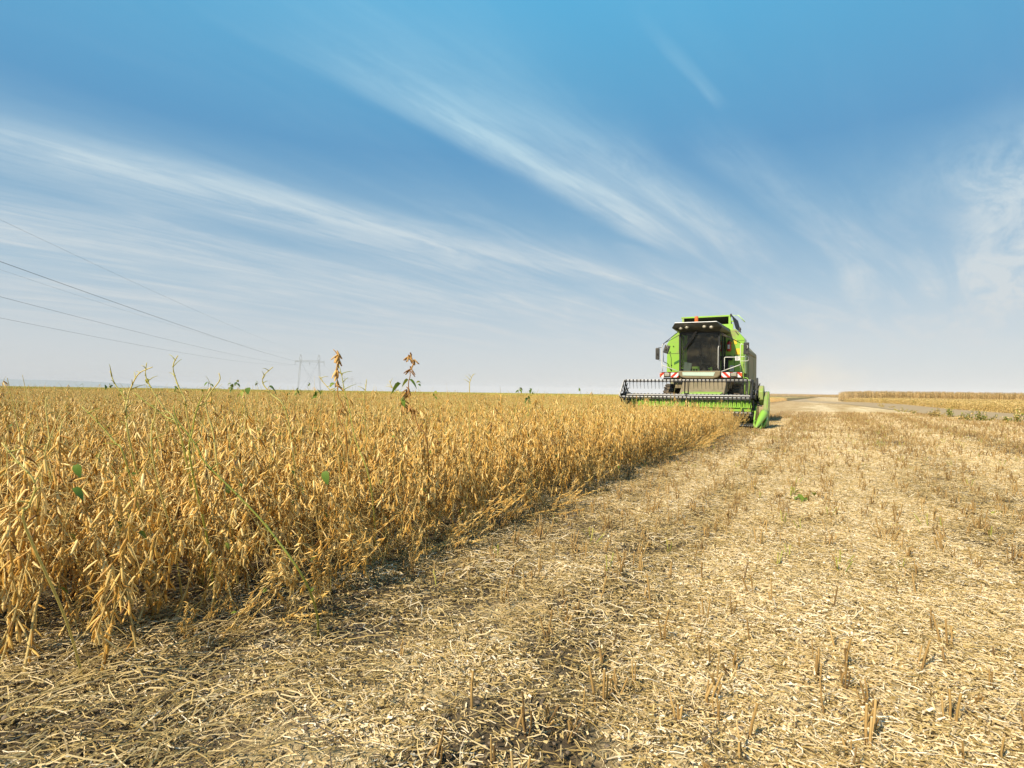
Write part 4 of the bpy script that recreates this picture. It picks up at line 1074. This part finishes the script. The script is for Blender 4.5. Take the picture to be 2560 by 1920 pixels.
GS = [
 ([Z4(672, 262), Z4(700, 340), Z4(765, 440), Z4(772, 560), Z4(790, 690)], 2.9, .8, 'green-yellow bean shoot, leftmost of the tall ones, leaning left at its tip'),
 ([Z4(930, 238), Z4(850, 275), Z4(805, 350), Z4(780, 430), Z4(775, 600)], 2.9, .9, 'yellowish bean shoot arching over to the right beside the leftmost shoot'),
 ([Z4(895, 212), Z4(888, 290), Z4(925, 370), Z4(1000, 490), Z4(1090, 620)], 3.0, .7, 'upright bean shoot with a dry grey tip crossing the arching yellowish shoot'),
 ([Z4(1085, 168), Z4(1055, 240), Z4(1090, 360), Z4(1130, 440), Z4(1140, 520)], 2.8, .75, 'tallest green bean shoot, curved like a bow, right of the crossed pair'),
 ([Z4(1335, 275), Z4(1340, 320), Z4(1280, 400), Z4(1255, 480), Z4(1300, 640), Z4(1330, 860)], 2.9, .85, 'yellow-green bean shoot bent at the tip, next right of the bow-shaped shoot'),
 ([Z4(1665, 238), Z4(1610, 290), Z4(1605, 340), Z4(1650, 400), Z4(1755, 540)], 3.3, .8, 'hooked yellow-green bean shoot in front of the nearest pylon'),
 ([Z4(1240, 405), Z4(1200, 500), Z4(1175, 620), Z4(1160, 800)], 2.6, .6, 'green bean shoot inside the crop below the bow-shaped shoot'),
 ([Z4(1060, 470), Z4(1080, 560), Z4(1200, 720), Z4(1250, 820), Z4(1480, 1050), Z4(1650, 1240), Z4(1850, 1520)], 2.3, .45, 'long dark green vine slanting down across the near crop edge'),
 ([Z4(10, 700), Z4(120, 830), Z4(215, 950), Z4(180, 1080), Z4(150, 1200)], 1.9, .7, 'bright green shoot low at the left edge of the picture'),
 ([Z4(285, 420), Z4(280, 500), Z4(300, 680), Z4(280, 800)], 2.6, .8, 'short broad yellow-green shoot near the left edge, rising just to the canopy'),
 ([Z4(820, 395), Z4(900, 460), Z4(1010, 540), Z4(1100, 640)], 2.9, .5, 'thin dark green shoot slanting right under the crossed pair'),
 ([Z4(500, 480), Z4(620, 600), Z4(700, 700), Z4(760, 790)], 2.6, .5, 'dark green stem slanting down right between the left edge and the leftmost tall shoot'),
 ([Z4(958, 430), Z4(945, 540), Z4(925, 620), Z4(940, 840)], 2.6, .85, 'yellow vertical shoot standing below the crossed pair of shoots'),
 ([Z5(655, 285), Z5(690, 430), Z5(710, 560), Z5(760, 740), Z5(820, 1050), Z5(870, 1200), Z5(990, 1540)], 3.4, .6, 'green stem running down right of the tallest brown stalk'),
 ([Z5(958, 435), Z5(945, 560), Z5(930, 700)], 3.9, .85, 'straight pale shoot between the two tall podded stalks'),
 ([Z5(430, 400), Z5(480, 470), Z5(550, 550), Z5(600, 640)], 3.8, .8, 'thin pale shoot leaning left between nearest pylon and tallest stalk'),
 ([Z5(2140, 375), Z5(2105, 450), Z5(2095, 580)], 4.5, .9, 'pale thin shoot alone on the skyline, right of the leafy stalk'),
 ([Z5(1210, 450), Z5(1240, 520), Z5(1290, 570), Z5(1330, 680)], 4.0, .9, 'faint pale shoot touching the left side of the leafy stalk')]
for pts, dist, ti, lab in GS:
    tall('bean_shoot', pts, dist, .0022, .0050, [GREEN], ti, lab, 'bean shoot', 'green shoots above the soybean crop')
for i, (a, b, dist, L, ti, lab) in enumerate(((1965, 880, 2.7, .062, .25, 'broad green leaf caught in the crop under the two tall stalks, left one'), (445, 840, 1.75, .04, 0, 'dark green leaf in the left part of the crop, upper of two'),
        (440, 980, 1.7, .04, .1, 'dark green leaf in the left part of the crop, lower of two'), (1640, 355, 3.2, .05, .2, 'small dark green leaf on the skyline beside the hooked shoot'))):
    p = place_px(*Z4(a, b), dist); mb = MB(); az = 5.6 + i * .4
    mb.tube([(0, 0, 0), (-.02 * math.cos(az), -.02 * math.sin(az), -.05), (-.03 * math.cos(az), -.03 * math.sin(az), -.32)], .0012, 4, 1, .5)
    leaf(mb, (0, 0, 0), az, -.2, L, L * .7, 0, ti + .25, .6)
    o = mb.build('soybean_leaf', [LEAF, STEM], None, True); o.location = tuple(p); tag(o, lab, 'leaf', 'green leaves left in the crop')

# ------------------------------------------------------------------ straw and stubble
def chips(seed, n, rad_, lmin, lmax, w, hgt, az0=None, spread=math.pi, curved=.3, tm=.58):
    R_ = random.Random(seed); mb = MB()
    for i in range(n):
        r_ = rad_ * math.sqrt(R_.random()); a = R_.uniform(0, 6.28); c = np.array([r_ * math.cos(a), r_ * math.sin(a), abs(R_.gauss(0, hgt)) + .002])
        L = lmin * (lmax / lmin) ** (R_.random() ** 1.6)
        az = R_.uniform(0, math.pi) if az0 is None else az0 + R_.gauss(0, spread)
        pit = R_.gauss(0, .27) * (1.6 if L < .03 else .6)
        k = 2 if L < .03 else 4 if L < .12 else 7
        t = np.linspace(-.5, .5, k); cv = R_.gauss(0, curved) * L
        d = np.array([math.cos(az), math.sin(az)]); nn = np.array([-d[1], d[0]])
        P = np.stack([c[0] + d[0] * L * t + nn[0] * cv * (t * t * 4 - 1), c[1] + d[1] * L * t + nn[1] * cv * (t * t * 4 - 1), np.maximum(c[2] + L * t * math.sin(pit) + .02 * (L > .1) * (1 - 4 * t * t), .0)], -1)
        if k > 2: P[1:-1] += np.array([[R_.gauss(0, .045) * L, R_.gauss(0, .045) * L, abs(R_.gauss(0, .03)) * L] for _ in range(k - 2)])
        ww = w * R_.uniform(.4, 1.5) * (1.25 if L < .03 else .8); ti = min(1, max(0, R_.gauss(tm, .22)))
        if L < .035 and R_.random() < .38:      # flat flake
            e = np.array([nn[0], nn[1], R_.uniform(-.6, .6)]) * ww * .95
            mb.add([P[0] - e, P[0] + e, P[-1] + e * .7, P[-1] - e * .7], [(0, 1, 2, 3)], 0, ti)
        else: mb.tube(P, ww * .55, 3, 0, ti, cap=False)
    return mb
A_ = [src(chips(500 + k, 165, .17, .009, .085, .0035, .008, tm=.66), 'straw_source', [STRAW], False) for k in range(8)]
A2 = [src(chips(520 + k, 50, .20, .03, .17, .0038, .016, None, 0, .13, .66), 'straw_source', [STRAW], False) for k in range(5)]
A3 = [src(chips(540 + k, 34, .28, .05, .30, .0034, .024, 0.0, .7, .14, .42), 'straw_source', [STRAW], False) for k in range(5)]
A4 = [src(chips(560 + k, 300, .55, .015, .10, .0062, .010, tm=.72), 'straw_source', [STRAW], False) for k in range(5)]
A6 = [src(chips(600 + k, 240, .55, .015, .10, .0055, .010, tm=.42), 'straw_source', [STRAW], False) for k in range(5)]
A5 = [src(chips(580 + k, 120, .17, .008, .10, .0034, .013, tm=.40), 'straw_source', [STRAW], False) for k in range(6)]
SRC = A_ + A2 + A3 + A4 + A5 + A6
PS, RSs, SS, IS = [], [], [], []
def add(x, y, z, yaw, s, i): PS.append(np.stack([x, y, z], -1)); RSs.append(np.stack([x * 0, x * 0, yaw], -1)); SS.append(s); IS.append(i)
def straw_layer(x0, x1, y0, y1, step, ilo, ihi, prob, zoff=0.0, smin=.85, smax=1.15, yawf=None, marg=2.2, test=None):
    x, y = jitter_grid(x0, x1, y0, y1, step); ok = in_view(x, y, marg)
    if test is not None: ok &= test(x, y)
    x, y = x[ok], y[ok]; ok = rng.rand(len(x)) < prob(x, y); x, y = x[ok], y[ok]
    yaw = rng.uniform(0, 6.28, len(x)) if yawf is None else yawf(x, y)
    add(x, y, gz(x, y) + zoff, yaw, rng.uniform(smin, smax, len(x)), rng.randint(ilo, ihi, len(x)))
lod = lambda x, y: np.clip(1.25 - np.hypot((x + 1.5) / 1.35, (y - 2.1) / 1.0), 0, 1)
cut = lambda x, y: (cs(x, y)[0] > CUT - .8) | (y < 3.2)
pr = lambda x, y: np.clip(cover(x, y) * 1.25 - .12, .08, 1)
straw_layer(-5, 11, 1.3, 9.5, .135, 0, 8, lambda x, y: np.clip(cover(x, y) * 1.8 - .6, 0, 1), .0, test=cut)
straw_layer(-5, 11, 1.3, 9.5, .15, 23, 29, lambda x, y: np.clip(1.25 - cover(x, y), 0, .86), .0, test=cut)
straw_layer(-5, 11, 1.3, 9.5, .135, 0, 8, lambda x, y: np.clip(cover(x, y) * 2 - 1.15, 0, 1), .006, test=cut)
straw_layer(-5, 13, 1.3, 11, .21, 8, 13, lambda x, y: np.clip(.62 - .25 * cover(x, y), .3, .62) * (1 - .4 * lod(x, y)), .004, test=cut)
# lodged stalks in the lower left corner, combed towards the right and away
straw_layer(-4, 1.5, 1.3, 4.2, .16, 13, 18, lambda x, y: lod(x, y) * .62, .010, .8, 1.3, lambda x, y: rad(32) + rng.normal(0, .25, len(x)))
straw_layer(-4, 9, 1.6, 9, .55, 13, 18, lambda x, y: np.clip(.9 - cover(x, y), .03, .5), .005, .6, 1.0, None, test=cut)
midt = lambda x, y: (cs(x, y)[0] > CUT - .6) & (x < np.interp(y, LOE[:, 1], LOE[:, 0]))
straw_layer(-9, 46, 9.0, 40, .5, 29, 34, lambda x, y: np.clip(1.25 - cover(x, y), 0, .9), .0, .9, 1.2, None, 1.0, midt)
straw_layer(-9, 46, 9.0, 44, .42, 18, 23, lambda x, y: np.clip((cover(x, y) * 2.1 - 1.0) * np.clip(1.5 - np.hypot(x, y) / 60, 0, 1), 0, 1), .0, .9, 1.2, None, 1.0, lambda x, y: (cs(x, y)[0] > CUT - .6) & (x < np.interp(y, LOE[:, 1], LOE[:, 0])))
# fallen bits under the standing crop
straw_layer(-9, 6, 2.2, 10, .25, 0, 13, lambda x, y: .55 + 0 * x, .0, .8, 1.1, None, test=lambda x, y: in_crop(x, y) & (cs(x, y)[0] > -5))
scatter('straw_litter', np.concatenate(PS), np.concatenate(RSs), np.concatenate(SS), np.concatenate(IS), SRC)

# clods of soil showing between the straw
def clod(seed):
    R_ = np.random.RandomState(seed); mb = MB()
    for i in range(7):
        n, m_ = 7, 5; r_ = R_.uniform(.004, .013); c = np.array([*R_.uniform(-.09, .09, 2), r_ * .3]); v = []
        for a in range(m_):
            for b in range(n):
                th_ = math.pi * (a + .5) / m_; ph = 2 * math.pi * b / n; q = r_ * R_.uniform(.7, 1.2)
                v.append(c + q * np.array([math.sin(th_) * math.cos(ph), math.sin(th_) * math.sin(ph), .7 * math.cos(th_)]))
        mb.add(v, [(a * n + b, a * n + (b + 1) % n, (a + 1) * n + (b + 1) % n, (a + 1) * n + b) for a in range(m_ - 1) for b in range(n)] + [tuple(range(n))[::-1], tuple((m_ - 1) * n + b for b in range(n))])
    return mb
CM, T = mat('clod_mat'); finish(T, T.ramp(T.noise(T.n('ShaderNodeNewGeometry').outputs['Position'], 30, 4, .7), [(.3, (.10, .075, .05)), (.6, (.20, .155, .105)), (.8, (.30, .24, .165))]), .95, spec=.1)
CS_ = [src(clod(700 + k), 'clod_source', [CM]) for k in range(5)]
x, y = jitter_grid(-4, 9, 1.3, 9, .12); ok = in_view(x, y, 1.5) & (rng.rand(len(x)) < np.clip(1.1 - cover(x, y), .05, .8)); x, y = x[ok], y[ok]
scatter('soil_clods', np.stack([x, y, gz(x, y)], -1), np.stack([x * 0, x * 0, rng.uniform(0, 6.28, len(x))], -1), rng.uniform(.6, 1.3, len(x)), rng.randint(0, 5, len(x)), CS_)

# stubble: cut stems left standing along the sown rows
def stub(seed, kind):
    R_ = random.Random(seed); mb = MB(); n = (1, 2, 3, 4)[kind % 4]
    for i in range(n):
        h = R_.uniform(.065, .16) * (1 if i == 0 else .8); a = R_.uniform(0, 6.28); sp = R_.uniform(0, .025) if i else 0; tl = R_.uniform(0, .02 if i == 0 else .05)
        b0 = np.array([sp * math.cos(a), sp * math.sin(a), -.01]); tp = b0 + (tl * math.cos(a), tl * math.sin(a), h); mid = (b0 + tp) / 2 + (R_.uniform(-.004, .004), R_.uniform(-.004, .004), 0)
        r_ = R_.uniform(.0022, .0040); ti = R_.uniform(.12, .72)
        g_ = 1 if (kind == 5 and seed % 3 == 0) else 0
        mb.tube([b0, mid, tp], [r_ * 1.15, r_, r_ * .95], 6, g_, [max(.0, ti - .25), ti, ti + .1], cap=False)
        mb.tube([tp - (0, 0, .0005), tp + (0, 0, .0012)], [r_ * .95, r_ * .85], 6, 0, .97)
        if R_.random() < .35:
            t_ = R_.uniform(.4, .9); p = b0 + (tp - b0) * t_; aa = R_.uniform(0, 6.28); L = R_.uniform(.015, .05)
            mb.tube([p, p + (L * .6 * math.cos(aa), L * .6 * math.sin(aa), L * .8)], [.0018, .0012], 4, g_, ti)
    if kind == 3 or kind == 6:
        for j in range(R_.choice((1, 2, 3))): pod(mb, (R_.uniform(-.01, .01), R_.uniform(-.01, .01), R_.uniform(.05, .09)), R_.uniform(0, 6.28), R_.uniform(-1.2, -.4), .045, .005, 3, .5, 6, 5)
    return mb
SB = [stub(800 + k, k % 7) for k in range(21)]
SBM = [STUB, GREEN]
SBo = [src(m_, 'stubble_source', SBM) for m_ in SB]
sv, cv_ = [], []
for row in np.arange(CUT + .12, 46, .40):
    n = int(60 / .085); s_ = -2 + np.arange(n) * .085 + rng.uniform(-.05, .05, n); c_ = row + rng.normal(0, 1, n) * (.07 + .08 * sst(s_, 7, 16))
    sv.append(s_); cv_.append(c_)
s_, c_ = np.concatenate(sv), np.concatenate(cv_)
x, y = xy(c_, s_)
dens = 1.4 * (1.35 - .92 * np.clip(cover(x, y), 0, 1)) * (.45 + .8 * np.clip(fbm(c_ * .8, s_ * .5, 3) * 1.9 - .6, 0, 1)) + .35 * ((s_ > 6) & (((c_ > -1.3) & (c_ < .1)) | ((c_ > 1.0) & (c_ < 2.3))))
dens = np.where((c_ < -.9) & (s_ < 2.6), .08, dens)
ok = in_view(x, y, 2.4) & (rng.rand(len(x)) < dens) & (y > 1.4) & (y < 42) & (x < np.interp(y, LOE[:, 1], LOE[:, 0]) - .5)
ok &= ~((c_ > -7) & (c_ < -1.2) & (s_ > 20.5) & (s_ < 32))
x, y = x[ok], y[ok]
vis = in_view(x, y, -.02) & (y > 1.72); order = np.argsort(np.hypot(x, y) + 100 * (~vis)); x, y = x[order], y[order]
k_ = rng.randint(0, 21, len(x)); ya = rng.uniform(0, 6.28, len(x)); scs = rng.uniform(.8, 1.35, len(x)); tl = rng.normal(0, .13, (len(x), 2))
for i in range(300):
    o = bpy.data.objects.new('stubble_stalk', SBo[k_[i]].data); COL.objects.link(o)
    o.location = (x[i], y[i], float(gz(x[i], y[i]))); o.rotation_euler = (tl[i, 0], tl[i, 1], ya[i]); o.scale = (scs[i],) * 3
    tag(o, 'short cut bean stem of the near stubble, standing in pale straw', 'stubble stalk', 'cut stems standing in the near stubble')
m_ = slice(300, None)
far_ = np.hypot(x[m_], y[m_]) > 14
scatter('stubble', np.stack([x[m_], y[m_], gz(x[m_], y[m_])], -1), np.concatenate([tl[m_], ya[m_][:, None]], 1), scs[m_] * np.where(far_, 1.15, 1), k_[m_], SBo)

# ------------------------------------------------------------------ right side: yellow soybeans, maize, weeds
def yplant(seed):
    R_ = random.Random(seed); mb = MB()
    for i in range(7):
        px, py = R_.uniform(-.35, .35), R_.uniform(-.35, .35); h = R_.uniform(.6, .85)
        mb.tube([(px, py, 0), (px, py, h)], [.006, .003], 3, 0, .4, cap=False)
        for j in range(34):
            z = h * R_.uniform(.08, 1.05); a = R_.uniform(0, 6.28); r_ = R_.uniform(.02, .16)
            leaf(mb, (px + r_ * math.cos(a), py + r_ * math.sin(a), z), a, R_.uniform(-1.2, .3), R_.uniform(.05, .09), R_.uniform(.03, .06), 0, min(1, max(0, R_.gauss(.62, .16))))
        if R_.random() < .08:
            for j in range(10): leaf(mb, (px, py, h * R_.uniform(.6, 1.1)), R_.uniform(0, 6.28), 0, .07, .05, 1, R_.uniform(.2, .7))
    return mb
YS = [src(yplant(900 + k), 'yellow_source', [SOY2, LEAF], False) for k in range(6)]
x, y = jitter_grid(36, 190, 20, 136, .62)
xe = np.interp(y, HIE[:, 1], HIE[:, 0]) + .6 * (fbm(y * .4, y * 0, 3) - .5)
dd_ = x - xe
ok = (dd_ > .3) & in_view(x, y, 2) & (y < 133) & ((dd_ < 14) | (rng.rand(len(x)) < .45)); x, y = x[ok], y[ok]
scatter('yellow_soybeans', np.stack([x, y, terrain(x, y)], -1), np.stack([x * 0, x * 0, rng.uniform(0, 6.28, len(x))], -1), rng.uniform(.9, 1.12, len(x)), rng.randint(0, 6, len(x)), YS)
def maize(seed, n=5):
    R_ = random.Random(seed); mb = MB()
    for i in range(n):
        px, py = R_.uniform(-.5, .5), R_.uniform(-.5, .5); h = R_.uniform(2.2, 2.5)
        mb.tube([(px, py, 0), (px + R_.uniform(-.06, .06), py, h)], [.014, .006], 4, 0, .4, cap=False)
        for j in range(5):
            a = j * 1.256 + R_.uniform(-.3, .3); mb.tube([(px, py, h - .12), (px + .09 * math.cos(a), py + .09 * math.sin(a), h + .12 * R_.random())], [.004, .003], 3, 0, .55, cap=False)
        for j in range(11):
            z = h * (.15 + .075 * j); a = (j % 2) * math.pi + R_.uniform(-.6, .6) + i; L = R_.uniform(.35, .6); W = .05
            ti = min(1, max(0, (.2 if z < .55 else .66) + R_.gauss(0, .15))); aa = np.array([math.cos(a), math.sin(a), 0]); b = np.array([-aa[1], aa[0], 0]) * W; v = []
            for u in (0, .35, .7, 1):
                c = np.array([px, py, z]) + aa * L * .7 * (u - .2 * u * u) + np.array([0, 0, L * (.45 * u - 1.15 * u * u)]); v += [c + b * (1 - u * .8), c - b * (1 - u * .8)]
            mb.add(v, [(2 * q, 2 * q + 1, 2 * q + 3, 2 * q + 2) for q in range(3)], 0, ti)
        if R_.random() < .8: mb.tube([(px + .03, py, h * .45), (px + .09, py, h * .45 - .16)], [.03, .018], 5, 0, .9)
    return mb
MZ = [src(maize(950 + k), 'maize_source', [CORN], False) for k in range(6)]
x, y = jitter_grid(74, 220, 134, 170, .85)
edge = 78.5 + (y - 135) * .56
ok = (x > edge + 3.0 * np.exp(-(y - 135) / 4.0)) & in_view(x, y, 6) & ((y < 148) | (x < edge + 8)); x, y = x[ok], y[ok]
x2, y2 = jitter_grid(205, 306, 478, 520, 1.5); ok = (x2 < .54 * y2 + 18) & (x2 > 200); x2, y2 = x2[ok], y2[ok]
x, y = np.concatenate([x, x2]), np.concatenate([y, y2])
scatter('maize_crop', np.stack([x, y, np.where(y < 400, terrain(x, y), 1.0)], -1) , np.stack([x * 0, x * 0, rng.uniform(0, 6.28, len(x))], -1), rng.uniform(.92, 1.08, len(x)) * np.where(y < 400, 1, 1.0), rng.randint(0, 6, len(x)), MZ)

def weed(px, py, w, h, n, mixg, label, seed):
    """leafy bush: branching stems and a crown of small leaves"""
    gp = np.array(place_px(px, py, 1.0)) - CAMP; t_ = -CAMP[2] / gp[2]; q = CAMP + gp * t_
    o = empty('weed', (q[0], q[1], float(terrain(q[0], q[1])))); tag(o, label, 'weed', 'weeds along the edge of the bare track')
    R_ = random.Random(seed); st_ = MB(); fo = MB()
    for i in range(max(4, n // 40)):
        a = R_.uniform(0, 6.28); r_ = w / 2 * R_.random(); tip = (r_ * math.cos(a), r_ * math.sin(a) * .7, h * R_.uniform(.5, 1.05) * (1 - .4 * (2 * r_ / w) ** 2))
        st_.tube([(0 + tip[0] * .3, tip[1] * .3, 0), (tip[0] * .7, tip[1] * .7, tip[2] * .5), tip], [.008, .006, .003], 4, 0, .5)
        for j in range(n // max(4, n // 40)):
            t2 = R_.uniform(.15, 1); b = R_.uniform(0, 6.28); rr = R_.uniform(0, .12)
            p = (tip[0] * (.3 + .7 * t2) + rr * math.cos(b), tip[1] * (.3 + .7 * t2) + rr * math.sin(b), tip[2] * t2 + R_.uniform(-.04, .06))
            g_ = R_.random() < mixg; leaf(fo, p, R_.uniform(0, 6.28), R_.uniform(-.9, .5), R_.uniform(.04, .10), R_.uniform(.03, .07), 1 if g_ else 0, R_.uniform(.15, .95))
    st_.build('stem', [STEM], o, True); fo.build('foliage', [SOY2, LEAF], o)
ZR = lambda a, b: (2080 + a / 4.608, 950 + b / 4.608)
for k, (a, b, w, h, n, g_, lab) in enumerate((
        (1230, 425, 1.5, .62, 420, .05, 'yellow-brown weed bush at the track edge, left of the taller green one'),
        (1360, 430, .8, .85, 260, .75, 'tall green weed bush, greenest along the bare track'),
        (1500, 465, 1.3, .45, 260, .25, 'low dull weed clump right beside the green bush'),
        (1640, 475, 1.1, .75, 240, .5, 'weed with loose yellow-green sprays in front of the track, middle of the row'),
        (1760, 475, 1.2, .70, 260, .6, 'dark green weed clump before the gap where the bare track shows'),
        (2030, 500, .8, .42, 150, .6, 'low leafy weed standing alone before the gap in the soil track'),
        (2140, 490, 1.3, .85, 320, .45, 'orange and green weed at the right edge of the picture'),
        (590, 320, 3.0, .6, 240, .1, 'far brownish weed patch where the track narrows'),
        (820, 370, 2.0, .5, 160, .4, 'small far weed with a yellow-green top beside the narrowing track'),
        (940, 390, 1.5, .45, 120, .3, 'thin far weed between the yellow-topped one and the wide bushes'))):
    weed(*ZR(a, b), w, h, n, g_, lab, 40 + k)

# small green re-growth and flowers of dust in the stubble
for k, (a, b, w, h, n, lab) in enumerate(((600, 1030, .22, .10, 60, 'small green weed growing in the stubble ahead of the harvester'), (2020, 1130, .09, .07, 18, 'tiny green weed in the stubble near the right edge'))):
    weed(1800 + a / 2.91, 900 + b / 2.91, w, h, n // 3, .6, lab, 70 + k)
# maize husk standing at the lower right edge of the picture


# ------------------------------------------------------------------ air
HZ = bpy.data.materials.new('haze_air'); HZ.use_nodes = True
T = NT(HZ.node_tree)
pv = T.n('ShaderNodeVolumePrincipled', inp={'Color': (1, 1, 1, 1), 'Density': 6e-5, 'Anisotropy': -.25})
T.link(pv.outputs[0], T.n('ShaderNodeOutputMaterial').inputs['Volume'])
mb = MB(); mb.box(-12500, 12500, -12500, 12500, -3.2, 125)
tag(mb.build('haze', HZ, fix=True), kind='stuff')

# dust drifting behind the machine, on its right
DM = bpy.data.materials.new('dust_air'); DM.use_nodes = True
T = NT(DM.node_tree)
tcn = T.n('ShaderNodeTexCoord').outputs['Object']
ln = T.n('ShaderNodeVectorMath', operation='LENGTH', inp={0: tcn}).outputs['Value']
nz = T.noise(tcn, 2.2, 3, .6)
den = T.m('MULTIPLY', T.m('MULTIPLY', T.ss(ln, 1.0, .15), T.ss(nz, .30, .75)), .07)
pv = T.n('ShaderNodeVolumePrincipled', inp={'Color': (1.0, .86, .66, 1), 'Density': den, 'Anisotropy': -.5})
T.link(pv.outputs[0], T.n('ShaderNodeOutputMaterial').inputs['Volume'])
mb = MB(); mb.lathe((0, 0, 0), 2, [(math.sin(math.pi * k / 12), -math.cos(math.pi * k / 12)) for k in range(1, 12)], 24)
o = mb.build('dust_cloud', DM); p = xy(-1.2, 36.0); o.location = (p[0], p[1], 1.9); o.scale = (4.5, 7.0, 2.8); o.rotation_euler = (0, 0, -TH); tag(o, kind='stuff')
